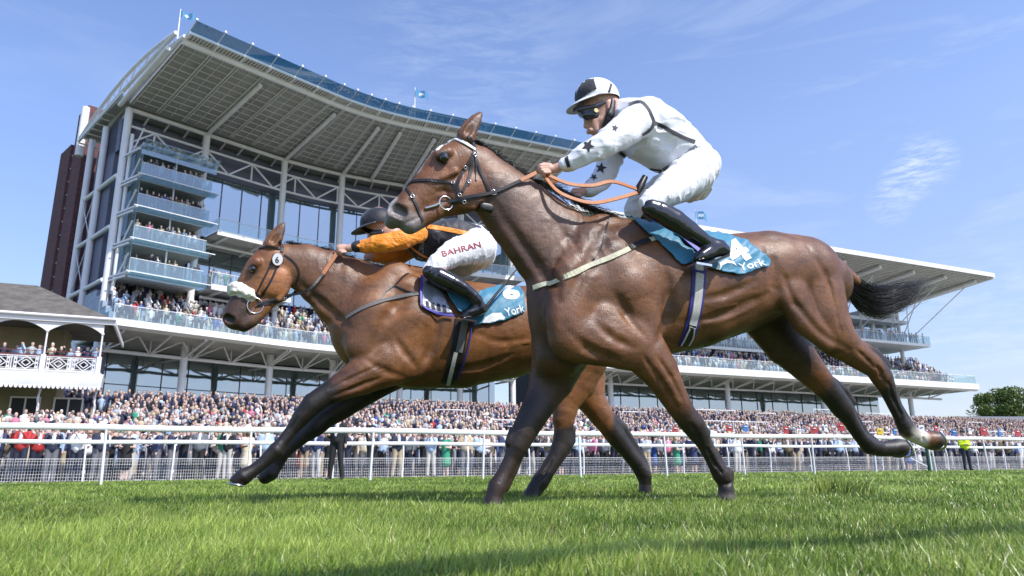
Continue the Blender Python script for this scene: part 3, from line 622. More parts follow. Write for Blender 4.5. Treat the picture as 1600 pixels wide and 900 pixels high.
# ---- tree and low buildings at the far right
def tree(base, H, R, label, seed=1, n=15000):
    rs = np.random.RandomState(seed); r = empty('broadleaf_tree', tuple(base), label, 'tree'); b_ = np.asarray(base, float)
    M_BARK = mat('bark', (.10, .08, .06), .9); M_LEAF = mat('leaf_green', (.075, .13, .022), .6, attr=True)
    m = MB(); m.tube([b_, b_+up*H*.3, b_+up*H*.5], [H*.035, H*.028, H*.02], 8)
    cl = []
    for k in range(34):
        a = rs.rand()*6.28; q = rs.rand()**.6; h = rs.rand(); c = b_+up*(H*(.30+.58*h))+np.array([cos(a), sin(a), 0])*R*q*(1.05*sqrt(max(.05, 1-(h*1.15-.32)**2)))*.82; cl.append((c, R*(.17+.15*rs.rand())))
        m.tube([b_+up*H*(.25+.2*rs.rand()), (b_+up*H*.45+c)/2, c], [H*.012, H*.007, H*.003], 5)
    m.build('trunk', M_BARK, r); V = []; cols_ = []
    k = rs.randint(0, len(cl), n); d = rs.randn(n, 3); d /= np.linalg.norm(d, axis=1)[:, None]; rad = rs.rand(n)**.45
    cc = np.array([c for c, _ in cl])[k]; rr = np.array([q for _, q in cl])[k]; P = cc+d*(rad*rr)[:, None]*np.array([1.15, 1.15, .8]); s_ = H*.014*(.6+.8*rs.rand(n))
    u = rs.randn(n, 3); u /= np.linalg.norm(u, axis=1)[:, None]; v = np.cross(u, rs.randn(n, 3)); v /= np.linalg.norm(v, axis=1)[:, None]
    V = np.stack([P-u*s_[:, None], P+v*s_[:, None]*.7, P+u*s_[:, None], P-v*s_[:, None]*.7], 1).reshape(-1, 3); g = (.7+.6*rs.rand(n))
    c0 = np.array([.085, .14, .022])[None]*g[:, None]+np.array([.03, .02, 0])[None]*rs.rand(n)[:, None]
    mkobj('crown', V, np.arange(n*4).reshape(-1, 4), M_LEAF, r, colors=np.repeat(c0, 4, 0))
tb = atZ(1572, 674, 5.8) if False else atY(1574, 690, 190.); tree((tb[0], tb[1], 2.5), 18.5, 9.8, 'large leafy broadleaf tree at the far right edge')
tb = atY(1640, 690, 205.); tree((tb[0], tb[1], 2.5), 17, 9.0, 'leafy tree partly cut off by the right picture edge', 3, 9000)
M_MARQ = mat('dark_grey_marquee', (.12, .13, .15), .6); q0 = atY(1525, 705, 118.); q1 = atY(1700, 705, 122.)
mq = empty('marquee', (q0[0], q0[1], 0), 'long dark grey marquee below the tree at the far right', 'marquee'); d_ = q1-q0; d_[2] = 0; L_ = np.linalg.norm(d_); d_ /= L_; n_ = np.array([d_[1], -d_[0], 0]); b0 = np.array([q0[0], q0[1], 0])
m = MB(); m.box(b0+d_*L_/2-n_*4+up*2.4, (L_, 8, 4.8), (d_, n_, up)); m.build('marquee_wall', mat('grey_canvas_wall', (.30, .31, .33), .7), mq)
m = MB(); P = [b0+n_*.4+up*4.8, b0-n_*4+up*8.3, b0-n_*8.4+up*4.8]; m.prism(P, d_*L_); m.build('marquee_roof', M_MARQ, mq)
# ================================================================ people
def pmat(n, c, r=.75): return mat(n, c, r)
TOPS = [('navy jacket', (.018, .024, .055)), ('black jacket', (.014, .014, .017)), ('white shirt', (.75, .75, .76)), ('pale blue shirt', (.38, .50, .68)), ('grey suit', (.14, .15, .17)), ('cream jacket', (.62, .55, .42)), ('light grey jacket', (.38, .39, .41)), ('pink dress', (.62, .18, .28)), ('blue dress', (.05, .12, .42)), ('tweed jacket', (.16, .12, .07)), ('red top', (.42, .03, .03)), ('green dress', (.03, .28, .16)), ('dark blue suit', (.028, .04, .11)), ('beige coat', (.48, .38, .26))]
TW = np.array([.19, .12, .20, .12, .06, .07, .09, .03, .02, .03, .015, .01, .07, .05]); TW /= TW.sum()
MT = [pmat(n.replace(' ', '_')+'_cloth', c) for n, c in TOPS]
HAIR = [('dark hair', (.025, .018, .012)), ('grey hair', (.36, .35, .34)), ('brown hair', (.10, .05, .025)), ('blond hair', (.42, .28, .12)), ('a bald head', (.60, .36, .27))]
MH = [pmat(n.split()[-2]+'_'+n.split()[-1]+'_colour', c, .6) for n, c in HAIR]
SKIN = [pmat('fair_skin', (.64, .44, .36), .55), pmat('tanned_skin', (.55, .33, .24), .55), pmat('brown_skin', (.22, .11, .07), .55)]
LEGC = [('navy trousers', (.02, .025, .05)), ('black trousers', (.014, .014, .016)), ('beige trousers', (.42, .34, .23)), ('grey trousers', (.15, .15, .17)), ('pale trousers', (.55, .53, .50))]
ML = [pmat(n.replace(' ', '_')+'_cloth', c) for n, c in LEGC]
M_SHIRT = pmat('shirt_front', (.72, .73, .78)); M_GLASSES = mat('sunglasses', (.01, .01, .012), .2)
M_HATS = [('straw hat', pmat('straw_hat_weave', (.62, .48, .27))), ('white hat', pmat('white_hat_felt', (.76, .75, .72))), ('dark flat cap', pmat('flat_cap_wool', (.05, .05, .055))), ('panama hat', pmat('panama_weave', (.72, .66, .52)))]
def person_tpl(kind, seed, h=.024):
    """standing figure, feet at 0, facing -Y; returns local vertices, quads and which garment each face belongs to"""
    rs = np.random.RandomState(seed); ht = 1.0
    G = {0: [], 1: [], 2: [], 3: [], 4: [], 5: []}   # skin, hair, top, shirt front, legs, dark
    def c(g, P, r, s=None): G[g].append((P, r))
    sx = .03*rs.randn()
    c(0, [(0, -.005, 1.40), (0, -.015, 1.50)], [.052, .055]); c(0, [(0, -.022, 1.60), (0, -.012, 1.66)], [.082, .088]); c(0, [(0, -.07, 1.54), (0, -.075, 1.57)], [.045, .045]); c(0, [(0, -.108, 1.59)], [.016])
    for s in (-1, 1): c(0, [(s*.088, 0, 1.60)], [.02])
    c(1, [(0, .022, 1.67), (0, .03, 1.62)], [.092, .084])
    if kind == 'dress': c(1, [(0, .05, 1.60), (0, .06, 1.45)], [.075, .05])
    w_ = .155 if kind != 'dress' else .13
    for s in (-1, 1): c(2, [(s*.07, 0, 1.02), (s*w_*.62, 0, 1.2), (s*w_*.85, .0, 1.37)], [.115, .12, .075])
    c(2, [(0, -.02, 1.0), (0, -.02, 1.3)], [.13, .12])
    if kind != 'dress': c(3, [(0, -.122, 1.12), (0, -.112, 1.40)], [.018, .045])
    arms = {'down': [(.23, .0, 1.10), (.24, -.06, .86)], 'eyes': [(.27, -.14, 1.22), (.10, -.16, 1.60)], 'fold': [(.22, -.04, 1.12), (.04, -.20, 1.14)], 'phone': [(.22, -.16, 1.18), (.09, -.32, 1.42)], 'up': [(.27, -.08, 1.62), (.20, -.14, 1.92)], 'hold': [(.22, -.03, 1.10), (.14, -.28, 1.12)]}
    ks = {'eyes': ('eyes', 'down'), 'fold': ('fold', 'fold'), 'phone': ('phone', 'phone'), 'down': ('down', 'down'), 'hold': ('hold', 'down'), 'up': ('up', 'hold'), 'dress': ('hold', 'hold')}[kind]
    for s, k in zip((-1, 1), ks):
        e, hd = arms[k]; e = np.array(e)*(s, 1, 1); hd = np.array(hd)*(s, 1, 1); g = 2 if kind != 'dress' else 0
        c(2, [(s*.175, 0, 1.37), e*.5+np.array([s*.175, 0, 1.37])*.5], [.062, .052]); c(g, [e*.5+np.array([s*.175, 0, 1.37])*.5, e], [.05, .044]); c(g, [e, e*.2+hd*.8], [.044, .033]); c(0, [e*.15+hd*.85, hd, hd+(hd-e)*.18], [.028, .036, .024])
    if kind == 'dress':
        c(2, [(0, 0, .95), (0, 0, .55)], [.15, .20])
        for s in (-1, 1): c(0, [(s*.07, 0, .55), (s*.07, .02, .08)], [.055, .038]); c(5, [(s*.07, .03, .04), (s*.07, -.12, .03)], [.035, .03])
    else:
        for s in (-1, 1): c(4, [(s*.085, 0, .96), (s*(.10+sx*.3), -.01, .5), (s*(.11+sx), .01, .08)], [.10, .072, .055]); c(5, [(s*(.11+sx), .03, .045), (s*(.12+sx), -.13, .035)], [.042, .036])
    b = Body((0, 0, 0), (1, 0, 0), (0, 1, 0), (0, 0, 1), (-.42, -.46, -.03), (.42, .26, 2.05), h)
    for g in (2, 4, 0, 1, 3, 5):
        for P, r in G[g]: b.chain([(np.array(p, float), q, 1.0) for p, q in zip(P, r)], .03 if g in (2, 4) else .012)
    L, Q = b.mesh(); C = L[Q].mean(1); best = np.full(len(C), 9.); lab = np.zeros(len(C), int)
    for g, bias in ((2, 0), (4, 0), (0, -.002), (1, .0), (3, -.016), (5, -.004)):
        for P, r in G[g]:
            for i in range(max(1, len(P)-1)):
                j = min(i+1, len(P)-1); a = np.array(P[i], float); ab = np.array(P[j], float)-a; t = np.clip((C-a)@ab/(ab@ab+1e-9), 0, 1); d = np.linalg.norm(C-a-t[:, None]*ab, axis=1)-(r[i]+t*(r[j]-r[i]))+bias
                u = d < best; best[u] = d[u]; lab[u] = g
    # faces of the front of the head stay skin, the scalp is hair
    hd = C[:, 2] > 1.5; lab[hd & (lab == 1) & (C[:, 1] < -.045) & (C[:, 2] < 1.70)] = 0
    return L, Q.astype(np.int32), lab, (seed % 2 == 0)
def hatmesh(kind):
    m = MB(); n = 16
    prof = {'brim': [(.001, 1.80), (.07, 1.80), (.088, 1.77), (.095, 1.695), (.10, 1.69), (.185, 1.675), (.185, 1.668), (.09, 1.68)], 'cap': [(.001, 1.775), (.08, 1.765), (.112, 1.72), (.105, 1.67), (.09, 1.675)]}[kind]
    V = [(r*cos(2*pi*j/n), r*sin(2*pi*j/n)*(1.12 if kind == 'cap' else 1)-(.02 if kind == 'cap' else 0), z) for r, z in prof for j in range(n)]
    m.add(V, [(i*n+j, i*n+(j+1) % n, (i+1)*n+(j+1) % n, (i+1)*n+j) for i in range(len(prof)-1) for j in range(n)], 0, True)
    return m
KINDS_ = ['down', 'eyes', 'fold', 'phone', 'dress', 'hold', 'up', 'down', 'hold', 'fold', 'eyes', 'phone']
tpl = []
for i, k in enumerate(KINDS_):
    L, Q, lab, gl = person_tpl(k, i+1)
    if gl: # sunglasses band
        C = L[Q].mean(1); lab[(C[:, 2] > 1.60) & (C[:, 2] < 1.635) & (C[:, 1] < -.07)] = 5
    o = mkobj('person', L, Q, [SKIN[0], MH[0], MT[0], M_SHIRT, ML[0], M_GLASSES], None, lab, True); tpl.append((k, o))
hats = []
for k in ('brim', 'cap'):
    h_ = hatmesh(k).build('hat', M_HATS[0][1]); hats.append(h_)
rp = np.random.RandomState(77); used = set(); npers = 0
ordn = ['front', 'second', 'third', 'fourth']
def place(tp, hatk, loc, rz, sc, top, hair, skin, leg, label, group):
    k, o = tp
    if id(o) in used: p = o.copy(); COL.objects.link(p)
    else: p = o; used.add(id(o))
    p.location = loc; p.rotation_euler = (0, 0, rz); p.scale = (sc, sc, sc)
    for i, mm in ((0, skin), (1, hair), (2, top), (4, leg)):
        p.material_slots[i].link = 'OBJECT'; p.material_slots[i].material = mm
    tag(p, label, 'person', group)
    if hatk is not None:
        src = hats[0] if hatk != 2 else hats[1]
        if id(src) in used: h_ = src.copy(); COL.objects.link(h_)
        else: h_ = src; used.add(id(src))
        h_.parent = p; h_.location = (0, 0, 0); h_.material_slots[0].link = 'OBJECT'; h_.material_slots[0].material = M_HATS[hatk][1]
    return p
def ordinal(n): return '%d%s' % (n, 'th' if 10 <= n % 100 <= 20 else {1: 'st', 2: 'nd', 3: 'rd'}.get(n % 10, 'th'))
rz0 = atan2(NB[1], NB[0])+pi/2
TARGET = 298
rows = []
for r_ in range(4):
    for s in np.arange(-4.6, 46.5, .69 if r_ < 3 else .69):
        pp = P3-N2*(.45+r_*.82+rp.rand()*.3)+T2*(s+rp.rand()*.4); rows.append((r_, s, pp))
cnt = [0]*4
for r_, s, pp in rows:
    if npers >= TARGET: break
    if abs(s-19.3) < .0: continue
    cnt[r_] += 1; npers += 1
    ti = rp.randint(len(tpl)); k = tpl[ti][0]
    tp = rp.choice(len(TOPS), p=TW)
    if k != 'dress' and rp.rand() < .35: tp = rp.choice([0, 1, 12, 4, 9])
    if k == 'dress': tp = rp.choice([7, 8, 11, 2, 5, 3, 10, 1, 1, 0, 12])
    hi = rp.choice(5, p=[.3, .27, .2, .1, .13]) if k != 'dress' else rp.choice([0, 2, 3])
    hk = rp.choice(4) if rp.rand() < .24 else None; lg = rp.choice(5, p=[.34, .28, .1, .2, .08]); sc = .95+.08*rp.rand() if k != 'dress' else .90+.06*rp.rand()
    wear = TOPS[tp][0] if k != 'dress' else TOPS[tp][0].split()[0]+(' '+TOPS[tp][0].split()[1] if len(TOPS[tp][0].split()) > 2 else '')+' dress'
    lab = 'spectator in %s with %s, %s from left, %s row at fence' % (wear, M_HATS[hk][0] if hk is not None else HAIR[hi][0], ordinal(cnt[r_]), ordn[r_])
    place(tpl[ti], hk, (pp[0], pp[1], 0), rz0+rp.randn()*.6, sc, MT[tp], MH[hi], SKIN[rp.choice(3, p=[.75, .2, .05])], ML[lg], lab, 'spectators standing behind the mesh fence')
# ---- one mesh for the rest of the crowd
def crowd_tpl():
    n = 8; rings = [(.02, .10, .08), (.45, .11, .09), (.85, .15, .11), (1.15, .185, .12), (1.34, .21, .11), (1.42, .12, .08), (1.45, .05, .05)]
    V = [(a*cos(2*pi*j/n), b_*sin(2*pi*j/n), z) for z, a, b_ in rings for j in range(n)]; F = [(i*n+j, i*n+(j+1) % n, (i+1)*n+(j+1) % n, (i+1)*n+j) for i in range(len(rings)-1) for j in range(n)]
    part = [4]*16+[2]*(len(V)-16)
    hr = [(1.44, .05, .05), (1.49, .07, .075), (1.56, .085, .095), (1.63, .088, .10), (1.70, .07, .08), (1.735, .02, .02)]; b0 = len(V)
    V += [(a*cos(2*pi*j/n), b_*sin(2*pi*j/n)-.01, z) for z, a, b_ in hr for j in range(n)]; F += [(b0+i*n+j, b0+i*n+(j+1) % n, b0+(i+1)*n+(j+1) % n, b0+(i+1)*n+j) for i in range(len(hr)-1) for j in range(n)]
    for (z, a, b_) in hr:
        for j in range(n):
            y = sin(2*pi*j/n); part.append(1 if (z > 1.66 or (y > .3 and z > 1.5)) else 0)
    return V, F, part
def add_arm(V, F, part, a, e, h):
    for p, q, r0, r1, g in ((a, e, .055, .045, 2), (e, h, .045, .035, 2), (h, tuple(np.array(h)+(np.array(h)-np.array(e))*.25), .045, .03, 0)):
        b0 = len(V); p = np.array(p); q = np.array(q)
        for c_, r in ((p, r0), (q, r1)):
            for dx, dy in ((-1, -1), (1, -1), (1, 1), (-1, 1)): V.append((c_[0]+dx*r, c_[1]+dy*r, c_[2])); part.append(g)
        F += [(b0+j, b0+(j+1) % 4, b0+4+(j+1) % 4, b0+4+j) for j in range(4)]+[(b0+4, b0+5, b0+6, b0+7)]
ct = []
for am in (((.19, 0, 1.36), (.24, 0, 1.1), (.22, -.1, .88)), ((.19, 0, 1.36), (.27, -.15, 1.25), (.10, -.17, 1.60)), ((.19, 0, 1.36), (.23, -.1, 1.12), (.1, -.28, 1.22))):
    V, F, part = crowd_tpl(); add_arm(V, F, part, *am); a2 = ((-.19, 0, 1.36), (-.24, -.03, 1.12), (-.12, -.2, 1.1)); add_arm(V, F, part, *a2); ct.append((np.array(V), F, np.array(part)))
spots = []
def proj(P): v = np.asarray(P)-C_; w_ = v@F_; return 800+FPX*(v@R_)/w_, 450-FPX*(v@U_)/w_
def addspot(p, rz, face=None):
    x, y = proj(p)
    if -25 < x < 1625: spots.append((p, rz))
for D in np.arange(47.0, 8.0, -.92):
    for t in np.arange(-45, 112, .62):
        if rp.rand() < .14+.25*(vnoise(np.array([[D*.25, t*.3, 0]]), 1., 4)[0] > .45): continue
        q = edge(D+rp.randn()*.12, t+rp.rand()*.4); tq = (q-np.array([pc[0], pc[1], 0]))@TB; oq = (q-np.array([pc[0], pc[1], 0]))@NB
        if tq < .5 and -9 < oq < 1.2: continue
        if t > 92 and D < 14 and rp.rand() < .35: continue
        if t > 100 and zT(q[0], q[1]) > 3.5 and t > 100+(5.6-zT(q[0], q[1]))*4: continue
        # back rows lie in the deck's shadow, imitated later by dark clothes
        addspot(np.array([q[0], q[1], zT(q[0], q[1])]), rz0+rp.randn()*.35)
for k in range(7):
    kk = max(k-1, 0)
    for s in np.arange(.2, ME-.5, .55):
        if rp.rand() < .10: continue
        addspot(SP(s+rp.rand()*.2, 3.9-k*.95, 12.0+(k > 0)*(kk+1)*.62), rz0-.3+rp.randn()*.3)
    for s in np.arange(B0+.5, 117, .58):
        if rp.rand() < .12: continue
        addspot(SP(s+rp.rand()*.2, 3.9-k*.95, 12.0+(k > 0)*(kk+1)*.62), rz0+rp.randn()*.3)
for (z, s0, s1, o, dn) in ((16.9, 8.2, 15.8, 2.2, .75), (22.1, 26, ME, 2.3, .08), (16.6+.28, 1, 6.8, 2.6, .25), (19.78, 1, 6.8, 2.6, .75), (22.68, 1, 6.8, 2.6, .8), (25.58, 1, 6.8, 2.6, .7), (18.6, 97, 113, 3.0, .6), (16.3, 61, 84, .2, .5)):
    for row in (0, .7):
        for s in np.arange(s0, s1, .5):
            if rp.rand() < dn: addspot(SP(s, o-row, z), rz0-.3+rp.randn()*.5)
for t in np.arange(.3, PW-1, .5):
    for o in (-.05, -.7, -1.3):
        if rp.rand() < .7: addspot(PP(t+rp.rand()*.2, o, zF), rz0+rp.randn()*.4)
VV = []; FF = []; CC = []; nb_ = 0
tc_ = np.array([c for _, c in TOPS]); hc_ = np.array([c for _, c in HAIR]); lc_ = np.array([c for _, c in LEGC]); sk_ = np.array([(.62, .43, .36), (.50, .33, .26), (.25, .13, .09)])
for p, rz in spots:
    V, F, part = ct[rp.choice(3, p=[.5, .2, .3])]; sc = .93+.12*rp.rand(); c_, s_ = cos(rz), sin(rz)
    W = np.stack([V[:, 0]*c_-V[:, 1]*s_, V[:, 0]*s_+V[:, 1]*c_, V[:, 2]], 1)*sc+p; dark = p[2] > 3.2 and p[2] < 6 and rp.rand() < .85  # dark: upper terrace rows whose clothing colour stands in for deck shade
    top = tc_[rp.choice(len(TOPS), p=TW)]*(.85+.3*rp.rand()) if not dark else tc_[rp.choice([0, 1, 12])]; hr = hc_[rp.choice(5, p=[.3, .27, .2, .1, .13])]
    if rp.rand() < .3 and not dark: hr = np.array([(.62, .48, .27), (.76, .75, .72), (.05, .05, .055)])[rp.choice(3)]
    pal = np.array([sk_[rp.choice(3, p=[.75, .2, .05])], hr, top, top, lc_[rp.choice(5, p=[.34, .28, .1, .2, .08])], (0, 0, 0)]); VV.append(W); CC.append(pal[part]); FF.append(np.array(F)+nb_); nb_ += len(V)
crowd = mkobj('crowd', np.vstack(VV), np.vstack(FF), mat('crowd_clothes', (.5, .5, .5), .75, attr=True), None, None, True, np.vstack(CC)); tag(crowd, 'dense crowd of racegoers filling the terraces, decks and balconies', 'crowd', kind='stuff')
print('people', npers, 'crowd', len(spots))
# ---- steward between the rails and the hi-vis steward
def single(name_lab, pxy, H, kind, cols_, hatm, seed, group=None):
    L, Q, lab, gl = person_tpl(kind, seed, .018); P = atZ(pxy[0], pxy[1], 0.0) if len(pxy) == 2 else np.array(pxy); sc = H/1.76
    o = mkobj('person', L*sc, Q, cols_, None, lab, True); o.location = (P[0], P[1], 0); o.rotation_euler = (0, 0, rz0-.5); tag(o, name_lab, 'person', group)
    h_ = hatmesh('cap'); h_ = mkobj('cap', np.array(h_.v)*sc, h_.f, hatm, None, None, True); h_.parent = o
    return o
Ps = PF*0; Ps = atY(524, 749, 19.2); st = single('steward in dark waistcoat, black trousers and flat cap standing between the two rails', (Ps[0], Ps[1], 0), 1.80, 'hold', [SKIN[0], MH[1], MT[1], M_SHIRT, ML[1], M_GLASSES], M_HATS[2][1], 3)
M_HIV = pmat('hi_vis_yellow', (.62, .80, .02)); Ph = atY(1513, 735, 33.5); single('steward in yellow hi-vis jacket and navy trousers at the right behind the rail', (Ph[0], Ph[1], 0), 1.78, 'fold', [SKIN[0], MH[2], M_HIV, M_HIV, ML[0], M_GLASSES], M_HATS[2][1], 5)
# ---- bookmakers' boards
M_SR, M_SW, M_SB, M_SY = pmat('red_board', (.38, .05, .05)), pmat('white_board', (.75, .75, .74)), pmat('blue_board', (.04, .16, .42)), pmat('yellow_board', (.7, .5, .03))
bd = [(1055, 672, 'r'), (1083, 673, 'w'), (1105, 676, 'b'), (1140, 672, 'r'), (1165, 671, 'b'), (1228, 672, 'r'), (1248, 674, 'w'), (1272, 671, 'r'), (1290, 671, 'w'), (1314, 669, 'r'), (1340, 674, 'y'), (1375, 672, 'y'), (1398, 674, 'b'), (1440, 672, 'w'), (1462, 672, 'r'), (1490, 676, 'b'), (1515, 672, 'w'), (1537, 674, 'r'), (1562, 678, 'b'), (1590, 678, 'r')]
nm = {'r': ('red', M_SR), 'w': ('white', M_SW), 'b': ('blue', M_SB), 'y': ('yellow', M_SY)}; cn = {}
for i, (x, y, c) in enumerate(bd):
    cn[c] = cn.get(c, 0)+1; p = atY(x, y, 52+.012*(x-1050)); z0 = p[2]; zg = float(zT(p[0], p[1])); q = empty('bookmaker_board', (p[0], p[1], zg), '%s bookmaker board above the crowd, %s from left among the %s boards' % (nm[c][0], ordinal(cn[c]), nm[c][0]), 'sign', 'bookmakers boards on the terrace')
    MB().box((p[0], p[1], z0+.1*sin(i*5)), (.42+.25*((i*7) % 5)/5, .06, .45+.2*((i*3) % 4)/4), (TB*cos(.3*sin(i*3))+NB*sin(.3*sin(i*3)), NB*cos(.3*sin(i*3))-TB*sin(.3*sin(i*3)), up)).build('board', nm[c][1], q)
    MB().bar((p[0]+.05, p[1]+.12, zg), (p[0]+.05, p[1]+.12, z0+.4), .05).build('pole', M_MULL, q)
    m = MB(); m.box(np.array([p[0], p[1], z0+.1*sin(i*5)+.12])+NB*.06, (.26, .05, .06), (TB, NB, up)); m.build('board_line', M_SW if c != 'w' else M_MULL, q)

# ---- concrete stairheads and crush barriers among the crowd
M_PCW = mat('pale_concrete_wall', (.55, .52, .46), .8, nscale=.7, namt=.12)
for i, (x, y, d_, w_) in enumerate(((1120, 655, 80, 5.5), (1165, 672, 66, 5.5), (1300, 650, 88, 6.0), (905, 640, 70, 4.0), (1375, 655, 95, 5.0))):
    p = atY(x, y, d_); zg = float(zT(p[0], p[1])); r = empty('terrace_stairhead', (p[0], p[1], zg), 'pale concrete stairhead with handrail among the terrace crowd, %s from left' % ordinal(1+[905, 1120, 1165, 1300, 1375].index(x)), 'stairhead', 'concrete stairheads on the terrace')
    b_ = np.array([p[0], p[1], 0]); h_ = max(p[2], zg+1.2)
    MB().box(b_+up*(zg+(h_-zg)/2-.2), (w_, .3, h_-zg+.4), (TB, NB, up)).build('front_wall', M_PCW, r)
    for q in (-1, 1): MB().prism([b_+TB*q*w_/2+up*(zg-.2), b_+TB*q*w_/2+up*h_, b_+TB*q*w_/2-NB*5+up*(h_+1.0), b_+TB*q*w_/2-NB*5+up*(zg+.6)], TB*.25).build('side_wall', M_PCW, r)
    m = MB(); m.bar(b_-TB*w_/2+up*(h_+.75), b_+TB*w_/2+up*(h_+.75), .07); [m.bar(b_+TB*t+up*h_, b_+TB*t+up*(h_+.75), .05) for t in np.linspace(-w_/2, w_/2, 5)]; m.build('stair_handrail', M_STEELW, r)
nb2 = 0
for i in range(16):
    D = 12+(i*7) % 24; t = -8+i*7.3+3*sin(i*2.3); c = edge(D, t); c[2] = float(zT(c[0], c[1])); nb2 += 1
    m = MB(); m.tube([c-TB*1.4, c-TB*1.4+up*1.75, c+TB*1.4+up*1.75, c+TB*1.4], .05, 6); m.bar(c-TB*1.4+up*1.3, c+TB*1.4+up*1.3, .05); o = m.build('crush_barrier', M_STEELW); tag(o, 'white tubular crush barrier standing in the terrace crowd', 'barrier', 'crush barriers in the terrace crowd')
# ================================================================ horses
HA = radians(20.0); HU = np.array([cos(HA), sin(HA), 0]); HV = np.array([0, 0, 1.]); HW = np.array([sin(HA), -cos(HA), 0])
def coatmat(name):
    m = bpy.data.materials.new(name); m.use_nodes = True; t = m.node_tree; p = t.nodes['Principled BSDF']
    a = nd(t, 'ShaderNodeVertexColor'); a.layer_name = 'Col'; tcn = nd(t, 'ShaderNodeTexCoord')
    def noise(sc, stretch=(1, 1, 1), det=5, ro=.6, dist=0):
        mpn = nd(t, 'ShaderNodeMapping'); mpn.inputs['Scale'].default_value = stretch; n = nd(t, 'ShaderNodeTexNoise')
        n.inputs['Scale'].default_value = sc; n.inputs['Detail'].default_value = det; n.inputs['Roughness'].default_value = ro; n.inputs['Distortion'].default_value = dist
        t.links.new(tcn.outputs['Object'], mpn.inputs[0]); t.links.new(mpn.outputs[0], n.inputs['Vector']); return n.outputs[0]
    big = noise(3.2, (1, 1, 1.6), 4, .6, 1.0); mid = noise(16, (1, 1, 2.2), 5, .65, .8); hair = noise(210, (1, 1, .16), 2, .5)
    def rng(x, a0, b0, c0, d0):
        r = nd(t, 'ShaderNodeMapRange'); r.inputs[1].default_value = a0; r.inputs[2].default_value = b0; r.inputs[3].default_value = c0; r.inputs[4].default_value = d0
        t.links.new(x, r.inputs[0]); return r.outputs[0]
    def mul(c, f):
        x = nd(t, 'ShaderNodeMix', data_type='RGBA', blend_type='MULTIPLY'); x.inputs[0].default_value = 1; t.links.new(c, x.inputs[6]); t.links.new(f, x.inputs[7]); return x.outputs[2]
    c = mul(mul(mul(a.outputs[0], rng(big, .35, .65, .66, 1.35)), rng(mid, .3, .7, .86, 1.14)), rng(hair, .3, .7, .82, 1.16))
    t.links.new(c, p.inputs['Base Color'])
    t.links.new(rng(mid, .3, .7, .37, .54), p.inputs['Roughness'])
    p.inputs['Specular IOR Level'].default_value = .52
    b = nd(t, 'ShaderNodeBump'); b.inputs['Strength'].default_value = .9; b.inputs['Distance'].default_value = .0022; t.links.new(mid, b.inputs['Height'])
    wv = noise(34, (1, 1, 1.2), 3, .55, 2.4)
    b1 = nd(t, 'ShaderNodeBump'); b1.inputs['Strength'].default_value = .8; b1.inputs['Distance'].default_value = .0007; t.links.new(wv, b1.inputs['Height']); t.links.new(b.outputs[0], b1.inputs['Normal'])
    b2 = nd(t, 'ShaderNodeBump'); b2.inputs['Strength'].default_value = .8; b2.inputs['Distance'].default_value = .002; t.links.new(hair, b2.inputs['Height']); t.links.new(b1.outputs[0], b2.inputs['Normal'])
    t.links.new(b2.outputs[0], p.inputs['Normal'])
    return m
M_COAT = coatmat('horse_coat')
M_EYE = mat('horse_eye', (.008, .005, .004), .06, spec=.8, coat=1)
M_HAIRB = mat('black_horsehair', (.012, .010, .011), .38, spec=.7)
M_LEATHER = mat('black_leather', (.016, .014, .015), .38, bump=.0006, bscale=300)
M_TAN = mat('tan_rubber_grip', (.42, .15, .05), .55, bump=.0008, bscale=400, nscale=30, namt=.15)
M_STEEL = mat('bit_steel', (.75, .74, .72), .18, metal=1)
M_CREAM = mat('cream_webbing', (.58, .55, .40), .75, nscale=60, namt=.2, bump=.001, bscale=250)
M_SHOE = mat('horseshoe_metal', (.62, .62, .62), .25, metal=1)
def nodes(b, L):
    o = []
    for (px, py, ww, r, sw) in L:
        P = b.loc(px, py, ww); o.append((P, r*b.mpp(P), sw))
    return o
def smst(x): x = np.clip(x, 0, 1); return x*x*(3-2*x)
class Paint:
    def __init__(s, b, base): s.b = b; s.base = np.array(base); s.ops = []
    def seg(s, pts, r, soft, col, amt=1., side=None):
        s.ops.append(([s.b.loc(*p) for p in pts], r, soft, np.array(col), amt, side)); return s
    def __call__(s, L):
        c = np.tile(s.base, (len(L), 1)).astype(np.float32)
        for pts, r, soft, col, amt, side in s.ops:
            d = np.full(len(L), 9.)
            for i in range(max(1, len(pts)-1)):
                a = pts[i]; bb = pts[min(i+1, len(pts)-1)]; ab = bb-a; t = np.clip((L-a)@ab/(ab@ab+1e-9), 0, 1)[:, None]
                d = np.minimum(d, np.linalg.norm(L-(a+t*ab), axis=1))
            d = d+.012*vnoise(L, 22, 3)
            k = (1-smst((d-r)/soft))*amt
            if side == 'near': k = k*smst((L[:, 2]+.01)/.03)
            if side == 'far': k = k*smst((-L[:, 2]+.01)/.03)
            c = c*(1-k[:, None])+col*k[:, None]
        return c
def cut(b, P, nrm, rad):
    q = b._reg(P-rad, P+rad)
    if q is None: return
    sl, gu, gv, gw = q; nrm = np.asarray(nrm, float)/np.linalg.norm(nrm)
    d = (gu-P[0])*nrm[0]+(gv-P[1])*nrm[1]+(gw-P[2])*nrm[2]
    b.D[sl] = np.maximum(b.D[sl], d)
def surfw(b, u, v, side=1):
    i = int(round((u-b.lo[0])/b.h)); j = int(round((v-b.lo[1])/b.h))
    if not (0 <= i < b.n[0] and 0 <= j < b.n[1]): return None
    c = b.D[i, j]; k = np.nonzero(c < 0)[0]
    if not len(k): return None
    return b.ax[2][k[-1] if side > 0 else k[0]]
